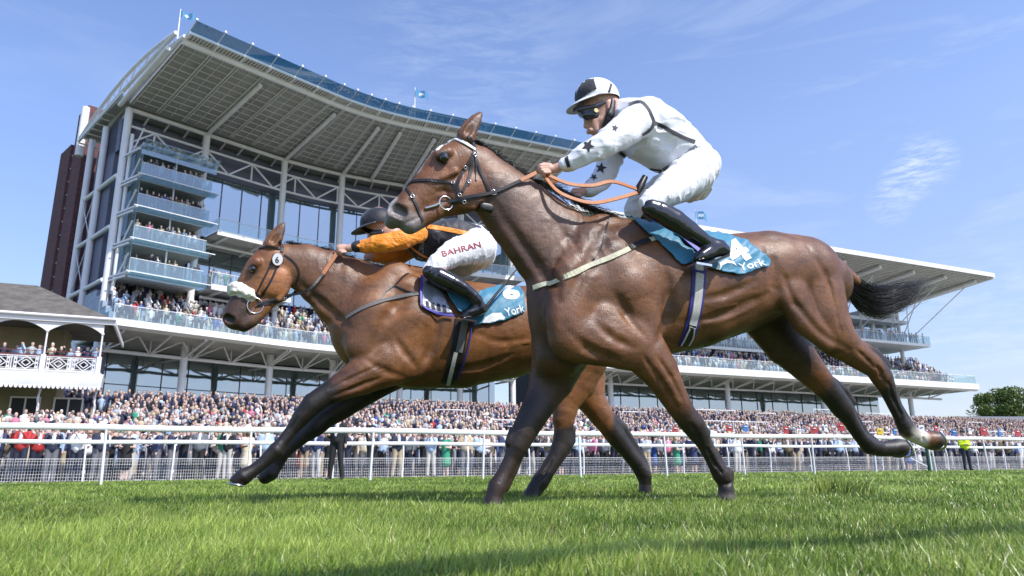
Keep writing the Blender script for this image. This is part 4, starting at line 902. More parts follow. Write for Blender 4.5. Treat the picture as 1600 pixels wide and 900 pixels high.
def carve(b, pts, rpx, depth, k=.02, groove=True, side=1):
    """a groove (or, reversed, a raised vein) that follows the skin along the picture points"""
    P = crom(pts, 4); L = []
    for p in P:
        ww = .15*side
        for _ in range(4):
            q = b.loc(p[0], p[1], ww); s_ = surfw(b, q[0], q[1], side)
            if s_ is None: break
            ww = s_
        if s_ is None: continue
        r = rpx*b.mpp(q); ww2 = ww+side*(r-depth) if groove else ww-side*(r-depth)
        L.append((np.array([q[0], q[1], ww2]), r, 1.0))
    n = len(L)
    if n < 3: return
    L = [(p, r*(.45+.55*sin(pi*i/(n-1))) if groove else r, s2) for i, (p, r, s2) in enumerate(L)]
    b.chain(L, k, groove)
def build_horse(D, px0, spec, label, group=None):
    O = atY(px0, 600, D); O[2] = 0
    b = Body(O, HU, HV, HW, spec['lo'], spec['hi'], spec.get('h', .0075))
    for k, sub, L in spec['chains']: b.chain(nodes(b, L), k, sub)
    for g in spec.get('grooves', []): carve(b, *g)
    for (px, py, ww, nu, nv) in spec.get('cuts', []): cut(b, b.loc(px, py, ww), (nu, nv, 0), .09)
    b.noise(.0022, 9, 5)
    for (cx, cy, cw, cr_, am) in spec.get('wrinkles', []):
        c0 = b.loc(cx, cy, cw); b.creases(am, 13, 3, (1.4, .8, 1), lambda P, c0=c0, cr_=cr_: smst((cr_-np.linalg.norm(P-c0, axis=1))/(cr_*.6)))
    root = empty('racehorse', tuple(O), label, 'horse', group)
    body, L = b.build('horse_body', [M_COAT], root, colorfn=spec['paint'](b))
    return b, root, body
BAY = (.145, .058, .020)
BLK = (.018, .013, .011); DKB = (.055, .026, .016)
H4 = dict(lo=(-1.35, -.04, -.42), hi=(2.45, 2.18, .42), chains=[
    # trunk
    (.05, False, [(872, 470, 0, 50, .75), (905, 478, 0, 84, .64), (950, 458, 0, 108, .58), (1010, 453, 0, 107, .6), (1080, 452, 0, 92, .72), (1140, 444, 0, 79, .84), (1200, 428, 0, 68, .95), (1250, 430, 0, 62, .98), (1283, 442, 0, 46, 1.0)]),
    (.05, False, [(945, 372, 0, 40, .38), (1010, 392, 0, 44, .6)]),
    # neck
    (.05, False, [(748, 266, 0, 40, .56), (775, 298, 0, 51, .5), (820, 341, 0, 63, .44), (866, 386, 0, 75, .42), (912, 432, 0, 92, .5)]),
    # head
    (.02, False, [(722, 250, 0, 33, .72), (700, 262, 0, 34, .68), (676, 292, 0, 32, .58), (650, 313, 0, 24.5, .62), (630, 333, 0, 25, .68)]),
    (.02, False, [(738, 292, .035, 28, .5), (726, 302, .04, 29, .42)]),
    (.02, False, [(738, 292, -.035, 28, .5), (726, 302, -.04, 29, .42)]),
    (.02, False, [(728, 318, 0, 17, .8), (690, 325, 0, 15, .8), (660, 342, 0, 14, .9), (640, 352, 0, 15, 1.0)]),
    (.012, False, [(617, 338, .02, 14, .9), (613, 346, .0, 12, 1.2)]),
    # brow and cheek ridge, near and far
    (.014, False, [(700, 238, .075, 9, .8), (686, 243, .075, 8, .8)]),
    (.014, False, [(700, 238, -.075, 9, .8), (686, 243, -.075, 8, .8)]),
    (.012, False, [(712, 268, .075, 5, .8), (672, 286, .055, 4, .8)]),
    (.012, False, [(712, 268, -.075, 5, .8), (672, 286, -.055, 4, .8)]),
    (.012, False, [(757, 290, .05, 5, 1), (752, 312, .05, 6, 1), (738, 324, .045, 6, 1)]),
    # ears
    (.012, False, [(729, 216, .055, 12, .8), (736, 201, .062, 11.5, .55), (745, 187, .062, 8, .5), (752, 177, .06, 2.5, .6)]),
    (.012, False, [(725, 214, -.055, 12, .8), (733, 199, -.062, 11.5, .55), (742, 186, -.062, 8, .5), (749, 176, -.06, 2.5, .6)]),
    (.006, True, [(732, 206, .085, 6, .7), (741, 193, .09, 6, .55), (748, 184, .08, 3, .6)]),
    # near shoulder, triceps, forearm and leg
    (.06, False, [(868, 460, -.02, 36, 1.1), (866, 505, -.03, 36, 1.1), (872, 555, -.03, 38, .9)]),
    (.06, False, [(930, 385, .11, 36, .5), (905, 440, .15, 44, .5), (890, 500, .15, 40, .55)]),
    (.035, False, [(962, 400, .17, 30, .5), (990, 450, .19, 42, .5), (1008, 505, .18, 32, .5)]),
    (.03, False, [(945, 500, .17, 30, .6), (990, 520, .19, 26, .6)]),
    (.03, True, [(1056, 440, .33, 10, .8), (1050, 500, .31, 12, .8)]),
    (.025, False, [(895, 525, .14, 42, .6), (950, 530, .16, 44, .6), (1000, 540, .165, 42, .55), (1030, 578, .16, 32, .7), (1050, 615, .15, 23.5, .85), (1070, 648, .14, 18.5, .95), (1083, 664, .135, 18.5, 1), (1093, 679, .13, 16, 1), (1101, 695, .13, 11.5, 1), (1114, 720, .125, 10.2, 1), (1127, 741, .12, 14.5, 1), (1133, 755, .12, 11.5, 1.05), (1135, 771, .12, 12.5, 1.1), (1134, 779, .12, 14, 1.1)]),
    (.01, False, [(1012, 560, .20, 15, .6), (1035, 590, .19, 14, .6), (1052, 622, .17, 9, .7)]),
    (.008, False, [(1092, 664, .145, 8, 1), (1103, 676, .14, 7.5, 1)]),
    (.006, False, [(1101, 676, .13, 6, 1), (1112, 700, .13, 5.5, .9), (1127, 725, .125, 6, .9)]),
    (.008, False, [(1138, 738, .12, 8, 1.1), (1139, 748, .12, 7, 1.1)]),
    # far foreleg
    (.06, False, [(896, 500, -.10, 54, .7), (877, 548, -.12, 47, .7), (863, 590, -.13, 37, .75), (848, 622, -.13, 27, .85), (832, 651, -.12, 23, .95), (817, 678, -.12, 20, 1), (809, 697, -.12, 17.5, 1), (799, 718, -.12, 12.5, 1), (787, 743, -.12, 12, 1), (777, 761, -.12, 15, 1), (772, 775, -.12, 13, 1.1), (769, 788, -.12, 15, 1.1)]),
    (.008, False, [(803, 676, -.115, 9, 1), (797, 692, -.115, 8, 1)]),
    (.006, False, [(822, 690, -.12, 6, 1), (806, 730, -.12, 6, .9), (790, 762, -.12, 7, .9)]),
    # near hind: haunch, stifle, thigh, gaskin, hock, cannon, hoof
    (.02, False, [(1205, 392, .13, 30, .6), (1255, 415, .17, 40, .5)]),
    (.022, False, [(1262, 415, .13, 42, .6), (1280, 455, .15, 46, .55), (1288, 490, .155, 44, .55), (1306, 525, .15, 35, .65), (1334, 551, .15, 23, .75), (1358, 570, .15, 17.5, .8)]),
    (.02, False, [(1225, 420, .16, 34, .5), (1236, 458, .2, 32, .45), (1256, 498, .2, 26, .5), (1290, 530, .19, 20, .5)]),
    (.012, False, [(1338, 552, .155, 19, .8), (1362, 568, .15, 17, .85), (1378, 590, .15, 17, .9), (1387, 608, .15, 13, .95), (1394, 626, .15, 10, 1), (1407, 654, .15, 9.5, 1), (1418, 673, .15, 13.5, 1), (1433, 683, .15, 11, 1.1), (1447, 687, .15, 13, 1.15), (1456, 688, .15, 15.5, 1.2)]),
    (.008, False, [(1345, 538, .15, 7, .8), (1368, 553, .15, 9, .8), (1382, 572, .15, 9, .9)]),
    (.006, False, [(1376, 562, .15, 8.5, .8), (1392, 600, .15, 6.5, .8), (1405, 633, .15, 5.5, .8), (1421, 664, .15, 6.5, .9)]),
    # far hind
    (.03, False, [(1180, 440, -.12, 55, .6), (1200, 490, -.14, 50, .55), (1226, 532, -.14, 41, .6), (1256, 567, -.14, 29, .7), (1284, 598, -.14, 21, .8), (1304, 621, -.14, 18.5, .85), (1318, 640, -.14, 17, .9), (1329, 658, -.14, 11.5, 1), (1344, 681, -.14, 10.2, 1), (1359, 697, -.14, 13.5, 1), (1376, 702, -.14, 11.5, 1), (1392, 701, -.14, 12.5, 1.1), (1403, 700, -.14, 15, 1.2)]),
    (.008, False, [(1300, 596, -.14, 8, .8), (1319, 611, -.14, 9, .8), (1330, 628, -.14, 8, .8)]),
    (.006, False, [(1321, 622, -.14, 7.5, .8), (1337, 651, -.14, 5.5, .8), (1353, 677, -.14, 5.5, .8), (1367, 690, -.14, 6.5, .9)]),
    # belly crease and flank fold
    (.06, False, [(1120, 500, .1, 26, .8), (1190, 462, .13, 24, .7), (1225, 450, .15, 18, .6)]),
    # tail dock
    (.02, False, [(1285, 410, 0, 20, 1), (1316, 425, 0, 13, 1), (1336, 440, 0, 9, 1)]),
    # nostril and mouth cut, jaw hollow
    (.008, True, [(617, 327, .050, 11, .95), (627, 331, .056, 11, .9)]),
    (.008, True, [(617, 327, -.050, 11, .95), (627, 331, -.056, 11, .9)]),
    (.004, True, [(612, 352, .035, 2.8, 1.6), (624, 353, .048, 2.8, 1.3), (642, 345, .052, 2.6, 1.2), (662, 335, .050, 2.4, 1.0)]),
    (.004, True, [(612, 352, -.035, 2.8, 1.6), (624, 353, -.048, 2.8, 1.3), (642, 345, -.052, 2.6, 1.2), (662, 335, -.050, 2.4, 1.0)]),
    (.012, True, [(722, 268, .135, 9, .9), (700, 284, .12, 8, .9)]),
    (.02, True, [(770, 310, .15, 14, .5), (800, 372, .2, 12, .4), (838, 425, .24, 12, .4)]),
    (.006, True, [(694, 246, .107, 9, .8)]), (.006, True, [(694, 246, -.107, 9, .8)]),
    ], cuts=[(1463, 686, .15, .95, .3), (1411, 698, -.14, .95, .35), (1134, 785, .12, 0, -1), (768, 800, -.12, 0, -1)])
H4['wrinkles'] = [(900, 360, .12, .42, .007), (770, 300, .1, .2, .004)]
H4['grooves'] = [
    ([(952, 352), (925, 398), (898, 448), (876, 505)], 16, .016, .03),
    ([(1030, 400), (1045, 450), (1042, 500), (1022, 542)], 13, .018, .025),
    ([(955, 455), (985, 500), (1012, 530)], 11, .011, .02),
    ([(925, 500), (960, 530), (1000, 548)], 11, .010, .02),
    ([(1004, 556), (1030, 596), (1056, 636)], 6, .008, .012),
    ([(1020, 548), (1048, 590), (1068, 630)], 5, .006, .01),
    ([(890, 520), (925, 552), (965, 566)], 12, .012, .02),
    ([(1222, 425), (1243, 475), (1285, 522), (1325, 548)], 9, .012, .02),
    ([(1262, 385), (1290, 430), (1306, 480), (1312, 515)], 9, .010, .02),
    ([(1196, 385), (1212, 430), (1205, 470)], 14, .016, .03),
    ([(1060, 505), (1110, 500), (1160, 478), (1200, 462)], 9, .008, .02),
    ([(1080, 470), (1130, 462), (1180, 440)], 8, .006, .02),
    ([(1335, 545), (1352, 560), (1368, 578)], 4, .006, .01),
    ([(1104, 700), (1116, 722), (1128, 740)], 3, .008, .006), ([(1098, 705), (1110, 728), (1120, 744)], 2.5, .006, .006), ([(1078, 662), (1086, 676), (1092, 690)], 4, .006, .01), ([(1300, 640), (1318, 655), (1332, 675), (1348, 694)], 2.5, .006, .006), ([(1124, 752), (1134, 757), (1144, 753)], 3, .006, .006),
    ([(1386, 596), (1398, 628), (1412, 658)], 3, .008, .006), ([(1368, 570), (1376, 584), (1384, 600)], 4, .007, .008), ([(1440, 676), (1443, 686), (1440, 696)], 2.5, .005, .006),
    ([(772, 322), (805, 372), (845, 430), (870, 470)], 12, .010, .025),
    ([(860, 330), (885, 370), (900, 400)], 14, .008, .03),
    ([(712, 300), (690, 300), (668, 308)], 5, .004, .01),
    ([(1016, 575), (1040, 612), (1064, 645)], 2.2, .0032, .008, False),
    ([(900, 560), (930, 540), (960, 548)], 2.2, .003, .008, False),
    ([(706, 300), (696, 290), (684, 292), (676, 302)], 1.8, .0028, .006, False),
    ([(730, 262), (722, 276), (716, 292)], 2, .0025, .006, False),
    ([(1100, 505), (1140, 497), (1175, 480)], 3, .004, .01, False),
    ([(1300, 440), (1308, 480), (1318, 520)], 3, .003, .01, False),
    ([(1090, 470), (1120, 480), (1150, 475)], 2.4, .003, .008, False)]
def paint4(b):
    p = Paint(b, BAY)
    p.seg([(830, 320, .1), (880, 370, .12), (930, 390, .12)], .08, .2, (.150, .085, .058), .85)
    p.seg([(768, 292, .1), (790, 350, .1), (830, 420, .1)], .03, .13, (.045, .022, .015), .8)  # throat and neck underside: shading put into the coat colour
    p.seg([(733, 292, .07), (720, 300, .07)], .05, .08, (.21, .076, .026), .9)
    p.seg([(690, 262, .08), (668, 270, .07)], .02, .06, (.19, .07, .026), .8)
    p.seg([(745, 235, .05), (775, 262, .05)], .03, .08, (.18, .07, .028), .8)
    p.seg([(845, 470, 0), (870, 540, 0), (960, 575, 0)], .10, .16, (.07, .03, .018), .8)  # chest on the shadow side, its shade painted into the coat
    p.seg([(1080, 560, 0), (1180, 500, 0), (1240, 540, -.1)], .07, .12, (.05, .024, .015), .9)  # shade under belly and flank, painted as darker coat
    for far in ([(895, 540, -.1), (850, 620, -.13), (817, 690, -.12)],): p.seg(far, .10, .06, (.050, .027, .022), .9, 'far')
    p.seg([(1088, 662, .14), (1134, 790, .12)], .07, .13, (.022, .015, .013), 1)
    p.seg([(1056, 600, .12), (1078, 650, .12)], .05, .08, DKB, .6)
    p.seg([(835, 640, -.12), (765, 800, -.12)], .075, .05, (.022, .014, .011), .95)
    p.seg([(1372, 548, .15), (1392, 615, .15), (1418, 670, .15)], .05, .05, BLK, 1, 'near')
    p.seg([(1305, 618, -.14), (1345, 680, -.14), (1420, 700, -.14)], .095, .09, BLK, 1, 'far')
    p.seg([(1200, 500, -.14), (1240, 560, -.14)], .1, .1, (.06, .03, .02), .8, 'far')  # far thigh: the shadow on it is put into the coat colour
    p.seg([(1420, 676, .15), (1438, 684, .15)], .040, .022, (.58, .52, .45), 1)
    p.seg([(1462, 688, .15), (1490, 690, .15)], .075, .015, (.045, .032, .022), 1)
    p.seg([(1408, 700, -.14), (1435, 700, -.14)], .07, .015, (.05, .042, .036), 1, 'far')
    for hx in ((1134, 785, .12), (768, 799, -.12)): p.seg([hx], .058, .012, (.075, .062, .052), .9)
    for s in (1, -1):
        p.seg([(618, 345, .03*s), (640, 356, .03*s)], .045, .06, (.19, .165, .155), .85)
        p.seg([(618, 328, .03*s), (627, 332, .035*s)], .030, .010, (.010, .005, .005), 1)
        p.seg([(694, 246, .10*s)], .030, .025, (.02, .012, .01), .95)
        p.seg([(750, 180, .06*s), (738, 200, .06*s)], .0, .05, (.05, .02, .014), .7)
    p.seg([(672, 238, 0), (662, 250, 0), (650, 268, 0)], .004, .028, (.6, .55, .52), .7)
    p.seg([(613, 312, 0), (604, 326, 0)], .012, .03, (.7, .62, .6), .85)
    return p
H4['paint'] = paint4
def hair_strands(name, parent, roots, dirs, lens, rad, matl, seed=0, seg=6, curl=.02, droop=.2, flat=False):
    """many tapered strands as one hair mesh: roots Nx3, dirs Nx3"""
    rs = np.random.RandomState(seed); N = len(roots); V = []; n = 3
    t = np.linspace(0, 1, seg+1)
    P = roots[:, None, :]+dirs[:, None, :]*lens[:, None, None]*t[None, :, None]
    P[:, :, 2] -= droop*lens[:, None]*t[None]**2
    ph = rs.rand(N, 3)*6.28; fr = 3+rs.rand(N, 3)*5
    for k in range(3): P[:, :, k] += curl*np.sin(fr[:, k, None]*t[None]+ph[:, k, None])*t[None]-curl*0
    T = np.gradient(P, axis=1); T /= np.linalg.norm(T, axis=2)[..., None]+1e-9
    X = np.cross(T, [0.3, .2, 1.]); X /= np.linalg.norm(X, axis=2)[..., None]+1e-9; Y = np.cross(T, X)
    r = rad*(1-t*.85)
    V = np.stack([P+(X*cos(2*pi*j/n)+Y*sin(2*pi*j/n))*r[None, :, None] for j in range(n)], 2).reshape(-1, 3)
    i = np.arange(seg)[:, None]*n; j = np.arange(n)[None]
    q = np.stack([i+j, i+(j+1) % n, i+n+(j+1) % n, i+n+j], -1).reshape(-1, 4)
    Q = (q[None]+(np.arange(N)*(seg+1)*n)[:, None, None]).reshape(-1, 4)
    return mkobj(name, V, Q, matl, parent, None, True)
class Skin:
    """drapes things over a finished body: picture point -> point on the surface, pushed out"""
    def __init__(s, b, body): s.b = b; s.t = bvh(body)
    def at(s, px, py, side=1, off=.006, w0=.34):
        """approach from the near (side 1) or the far side (-1) along the horse's width; points over the back fold to the nearest skin"""
        b = s.b
        # iterate so that the surface point projects where asked (near side), far side mirrors it
        ww = .16
        for _ in range(5):
            L = b.loc(px, py, ww)
            Q = b.world(np.array([L[0], L[1], side*w0]))
            hit = s.t.ray_cast(Vector(Q), Vector(-b.B[2]*side), w0)
            if hit[0] is None:
                hit = s.t.find_nearest(Vector(b.world(np.array([L[0], L[1], side*max(ww, .02)]))))
            h = np.array(hit[0]); hl = (h-b.O)@b.B.T
            nw = abs(hl[2])
            if abs(nw-ww) < .003: break
            ww = nw
        nn = np.array(hit[1]); c = nn@b.B[2]
        if c*side < -.2: nn = -nn
        return h+nn*off, nn
def strap(skin, pts, width, matl, name, parent, side=1, off=.004, thick=.004, n=5, tb=None, taper=None):
    """flat strap lying on the skin through the given picture points"""
    P = crom(pts, n); C = []; N = []
    for p in P:
        q, nn = skin.at(p[0], p[1], side, off); C.append(q); N.append(nn)
    C = np.array(C); N = np.array(N)
    for _ in range(2):
        C[1:-1] = (C[:-2]+2*C[1:-1]+C[2:])/4; N[1:-1] = (N[:-2]+2*N[1:-1]+N[2:])/4
    return ribbon(C, N, width, thick, matl, name, parent)
def ribbon(C, N, width, thick, matl, name, parent, mb=None):
    C = np.asarray(C); N = np.asarray(N, float); N = N/np.linalg.norm(N, axis=1)[:, None]; T = np.gradient(C, axis=0); T /= np.linalg.norm(T, axis=1)[:, None]+1e-9
    S = np.cross(T, N); S /= np.linalg.norm(S, axis=1)[:, None]+1e-9; wd = np.broadcast_to(np.asarray(width, float), (len(C),))
    m = mb or MB(); m.sweep([(C[i], S[i]*wd[i]/2, N[i]*thick) for i in range(len(C))], [(-1, -.3), (-.9, 1), (.9, 1), (1, -.3)])
    return m if mb else m.build(name, matl, parent)

def paint6(b):
    p = Paint(b, (.19, .076, .025))
    p.seg([(500, 430, .1), (540, 470, .12), (570, 520, .12)], .07, .2, (.12, .055, .03), .7)
    p.seg([(434, 435, .07), (426, 448, .07)], .06, .08, (.32, .125, .045), .9)
    p.seg([(408, 400, .05)], .04, .08, (.27, .10, .035), .8)
    p.seg([(466, 440, .1), (490, 462, .1)], .02, .1, (.06, .03, .02), .8)
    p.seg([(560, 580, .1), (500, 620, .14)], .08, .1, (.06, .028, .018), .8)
    p.seg([(495, 622, .14), (350, 760, .14)], .11, .08, BLK, 1)
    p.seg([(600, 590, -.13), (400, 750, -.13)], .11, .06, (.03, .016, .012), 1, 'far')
    p.seg([(560, 620, -.13), (400, 750, -.13)], .12, .05, BLK, 1, 'far')
    p.seg([(700, 600, 0), (820, 580, 0)], .03, .12, (.08, .035, .02), .8)
    p.seg([(886, 690, .12), (835, 770, .12)], .11, .05, BLK, 1, 'near')
    p.seg([(968, 672, -.12), (1015, 765, -.12)], .11, .05, BLK, 1, 'far')
    p.seg([(940, 640, -.12), (965, 665, -.12)], .03, .06, BLK, .8, 'far')
    p.seg([(372, 480, 0), (376, 510, 0)], .06, .08, (.03, .018, .015), .85)
    p.seg([(400, 500, 0)], .03, .05, (.2, .12, .09), .5)
    for s in (1, -1):
        p.seg([(354, 497, .03*s), (359, 500, .035*s)], .020, .014, (.008, .005, .005), 1)
        p.seg([(395, 420, .09*s)], .026, .03, (.02, .012, .01), .95)
        p.seg([(444, 350, .06*s), (436, 368, .06*s)], 0, .05, (.04, .02, .014), .7)
    return p
H6 = dict(lo=(-1.50, -.04, -.42), hi=(1.75, 1.95, .42), paint=paint6, chains=[
    (.05, False, [(574, 490, 0, 38, .75), (600, 508, 0, 84, .6), (650, 514, 0, 92, .58), (720, 521, 0, 85, .66), (790, 518, 0, 73, .85), (850, 510, 0, 64, .95), (895, 512, 0, 54, 1.0)]),
    (.06, False, [(625, 440, 0, 30, .4), (680, 452, 0, 30, .5)]),
    (.05, False, [(447, 411, 0, 31, .56), (478, 419, 0, 39, .48), (510, 436, 0, 47, .42), (545, 459, 0, 59, .42), (580, 480, 0, 70, .5)]),
    (.02, False, [(424, 404, 0, 25, .72), (411, 420, 0, 26, .68), (396, 446, 0, 25, .58), (380, 474, 0, 21, .62), (369, 496, 0, 20, .68)]),
    (.02, False, [(436, 432, .035, 22, .5), (430, 444, .04, 23, .42)]),
    (.02, False, [(436, 432, -.035, 22, .5), (430, 444, -.04, 23, .42)]),
    (.02, False, [(432, 457, 0, 13, .8), (408, 484, 0, 12, .8), (392, 500, 0, 12, .9), (381, 508, 0, 11, 1)]),
    (.014, False, [(402, 410, .07, 8, .8), (394, 418, .068, 6, .8)]), (.014, False, [(402, 410, -.07, 8, .8), (394, 418, -.068, 6, .8)]),
    (.012, False, [(452, 436, .05, 4, 1), (447, 455, .05, 5, 1), (436, 468, .045, 5, 1)]),
    (.012, False, [(424, 384, .055, 10, .8), (432, 371, .062, 10, .55), (439, 358, .062, 6.5, .5), (444, 349, .06, 2, .6)]),
    (.012, False, [(420, 384, -.055, 10, .8), (428, 371, -.062, 10, .55), (436, 358, -.062, 6.5, .5), (441, 349, -.06, 2, .6)]),
    (.006, True, [(427, 376, .085, 5, .7), (435, 364, .09, 5, .55), (441, 356, .08, 2.5, .6)]),
    (.06, False, [(620, 440, .11, 32, .5), (590, 490, .16, 38, .5), (572, 540, .15, 32, .55)]),
    (.035, False, [(640, 455, .17, 26, .5), (650, 500, .19, 36, .5), (632, 550, .18, 32, .5)]),
    (.028, False, [(640, 560, .16, 34, .6), (605, 568, .16, 36, .6), (568, 586, .155, 30, .65), (535, 603, .15, 22, .75), (508, 618, .145, 17.5, .85), (488, 632, .14, 17, .95), (472, 651, .135, 14, 1), (455, 673, .13, 9.5, 1), (441, 691, .13, 9.5, 1), (431, 704, .13, 13, 1), (412, 722, .13, 9.5, 1), (396, 735, .13, 10, 1.05), (380, 745, .13, 13, 1.1), (370, 752, .13, 11, 1.1)]),
    (.01, False, [(600, 585, .2, 14, .6), (560, 603, .19, 12, .6), (525, 617, .17, 8, .7)]),
    (.008, False, [(483, 622, .15, 7, 1), (474, 637, .15, 6, 1)]),
    (.03, False, [(610, 575, -.1, 36, .6), (572, 600, -.14, 31, .65), (538, 630, -.13, 23, .8), (508, 651, -.13, 18, .9), (492, 666, -.13, 16.5, 1), (473, 682, -.13, 11.5, 1), (453, 698, -.13, 11, 1), (439, 709, -.13, 13, 1), (432, 727, -.13, 10, 1), (422, 739, -.13, 13, 1.1), (415, 745, -.13, 11, 1.1)]),
    # hindquarters
    (.03, False, [(870, 480, .13, 40, .55), (900, 520, .15, 46, .55), (912, 560, .15, 40, .6), (904, 596, .14, 30, .65), (886, 628, .13, 21, .8), (880, 655, .13, 17, .85)]),
    (.012, False, [(882, 645, .13, 18, .85), (880, 672, .125, 15, .9), (879, 692, .12, 16, .9), (869, 714, .12, 13.5, 1), (856, 735, .12, 12, 1), (844, 753, .12, 14, 1), (836, 764, .12, 12.5, 1), (830, 776, .12, 13, 1.1)]),
    (.008, False, [(893, 672, .12, 7, .8), (893, 688, .12, 7, .8), (880, 712, .12, 5, .8)]),
    (.03, False, [(880, 500, -.13, 46, .6), (905, 550, -.14, 42, .6), (914, 588, -.14, 34, .65), (922, 622, -.13, 25, .75), (940, 650, -.12, 19, .85)]),
    (.012, False, [(938, 647, -.12, 19, .85), (952, 667, -.12, 16.5, .9), (964, 684, -.12, 15.5, .95), (980, 704, -.12, 12.5, 1), (997, 726, -.12, 12, 1), (1010, 744, -.12, 14.5, 1), (1011, 757, -.12, 12.5, 1), (1010, 769, -.12, 12.5, 1.1)]),
    (.008, False, [(958, 655, -.12, 8, .8), (974, 670, -.12, 8, .8), (1004, 716, -.12, 5, .8), (1020, 742, -.12, 6, 1)]),
    (.02, False, [(895, 470, 0, 22, 1), (925, 480, 0, 12, 1)]),
    (.008, True, [(354, 497, .048, 7.5, .95), (360, 500, .054, 7, .9)]), (.008, True, [(354, 497, -.048, 7.5, .95), (360, 500, -.054, 7, .9)]),
    (.004, True, [(358, 510, .045, 1.8, 1.5), (374, 508, .055, 1.8, 1.2), (392, 494, .055, 1.6, 1)]),
    (.02, True, [(478, 440, .15, 10, .5), (510, 470, .2, 10, .4)]),
    (.006, True, [(395, 420, .1, 7, .8)]), (.006, True, [(395, 420, -.1, 7, .8)]),
    ], cuts=[(360, 752, .13, -.5, -.9), (1010, 782, -.12, 0, -1), (830, 788, .12, 0, -1)])
H6['wrinkles'] = [(530, 430, .12, .35, .006)]
H6['grooves'] = [
    ([(652, 435), (625, 470), (600, 505), (582, 550)], 13, .014, .03),
    ([(672, 450), (682, 500), (672, 550), (652, 585)], 11, .016, .025),
    ([(610, 520), (635, 555), (655, 580)], 9, .010, .02),
    ([(570, 560), (600, 580), (630, 590)], 8, .008, .02),
    ([(598, 590), (560, 604), (520, 620)], 5, .008, .012),
    ([(590, 572), (550, 590), (515, 607)], 4, .006, .01),
    ([(700, 580), (750, 575), (800, 556)], 8, .008, .02),
    ([(462, 440), (500, 475), (545, 515)], 10, .010, .025),
    ([(474, 640), (455, 668), (440, 690)], 2.2, .005, .006),
    ([(868, 712), (854, 734), (842, 752)], 2.2, .005, .006),
    ([(740, 520), (780, 535), (820, 530)], 7, .005, .02),
    ([(600, 578), (560, 596), (524, 612)], 1.9, .003, .008, False),
    ([(424, 430), (412, 445), (404, 460)], 1.6, .0025, .006, False),
    ([(780, 560), (800, 540), (826, 534)], 3, .004, .01, False)]
def shoe(b, root, px, py, ww, nrm, R):
    P = b.loc(px, py, ww); n = np.array([nrm[0], nrm[1], 0.]); n /= np.linalg.norm(n); e1 = np.array([n[1], -n[0], 0]); e2 = np.array([0, 0, 1.])
    pts = [b.world(P+n*.002+R*(e1*cos(a)*1.1+e2*sin(a))) for a in np.linspace(-2.3, 2.3, 18)]
    return MB().tube(pts, .0075, 6).build('horseshoe', M_SHOE, root)
def eye(b, root, px, py, ww, rpx, body):
    for s in (1, -1):
        P = b.loc(px, py, ww*s); r = rpx*b.mpp(P)
        m = MB(); c = b.world(P); n = 14
        V = [c+r*np.array([sin(pi*i/n)*cos(2*pi*j/n), sin(pi*i/n)*sin(2*pi*j/n), cos(pi*i/n)]) for i in range(n+1) for j in range(n)]
        m.add(V, [(i*n+j, (i+1)*n+j, (i+1)*n+(j+1) % n, i*n+(j+1) % n) for i in range(n) for j in range(n)], 0, True)
        m.build('eye', M_EYE, body)
def ring(c, nrm, R, r, name, matl, parent, n=24):
    c = np.asarray(c); nrm = np.asarray(nrm, float)/np.linalg.norm(nrm); x = np.cross(nrm, (0, 0, 1.)); x /= np.linalg.norm(x); y = np.cross(nrm, x)
    P = [c+R*(x*cos(2*pi*i/n)+y*sin(2*pi*i/n)) for i in range(n+1)]
    return MB().tube(P, r, 8, caps=False).build(name, matl, parent)
def tail_mane(b, root, tailpts, manepts, seed, mane_len=.12, ntail=520, nm=500):
    rs = np.random.RandomState(seed)
    if tailpts:
        V0 = np.array([b.world(b.loc(*p[:3])) for p in crom([(p[0], p[1], p[2]) for p in tailpts], 4)])
        wd = np.interp(np.linspace(0, 1, len(V0)), np.linspace(0, 1, len(tailpts)), [p[3]*.0042 for p in tailpts])
        m = MB(); seg = len(V0); t = np.linspace(0, 1, seg)
        cl = [(rs.rand()*6.28, sqrt(rs.rand()), rs.rand(3)*6, 2+2.5*rs.rand(), .75+.25*rs.rand()) for _ in range(46)]
        for i in range(ntail):
            a, q, ph, f, e = cl[rs.randint(46)]; a = a+rs.randn()*.3; q = min(1.1, abs(q+rs.randn()*.2)); e = min(1, e+rs.randn()*.06) if rs.rand() < .7 else .4+.5*rs.rand(); st = rs.rand()*.4
            k = [j for j in range(seg) if st <= t[j] <= e]
            if len(k) < 4: continue
            j0 = rs.randn(3)*.004; off = np.array([cos(a)*q*.25, sin(a)*q*.45, cos(a)*q])
            P = [V0[j]+off*wd[j]*(1+.2*sin(f*t[j]*3+ph[0]))+j0*(t[j]*4)+.013*t[j]*np.array([sin(f*t[j]*2+ph[0]), sin(f*t[j]*2+ph[1]), sin(f*t[j]*3+ph[2])]) for j in k]
            rr = .0019*np.linspace(1.1, .25, len(k)); m.tube(P, rr, 3, caps=False)
        m.build('tail', M_HAIRB, root)
    if manepts:
        C = crom(manepts, 24); L = np.array([b.loc(p[0], p[1], 0) for p in C]); idx = rs.randint(0, len(L)-1, nm)
        R0 = np.array([b.world(L[i]+np.array([rs.randn()*.004, -.012, rs.randn()*.012])) for i in idx])
        mm = np.interp(idx, np.linspace(0, len(L), len(manepts)), [p[2] for p in manepts])
        Dr = np.array([HU*(.9+.4*rs.rand())+HV*(.02+.20*rs.randn())+HW*(-.25+.3*rs.randn()) for _ in idx]); Dr /= np.linalg.norm(Dr, axis=1)[:, None]
        hair_strands('mane', root, R0, Dr, mane_len*mm*(.6+.6*rs.rand(nm)), .0021, M_HAIRB, seed, 6, .018, .25)
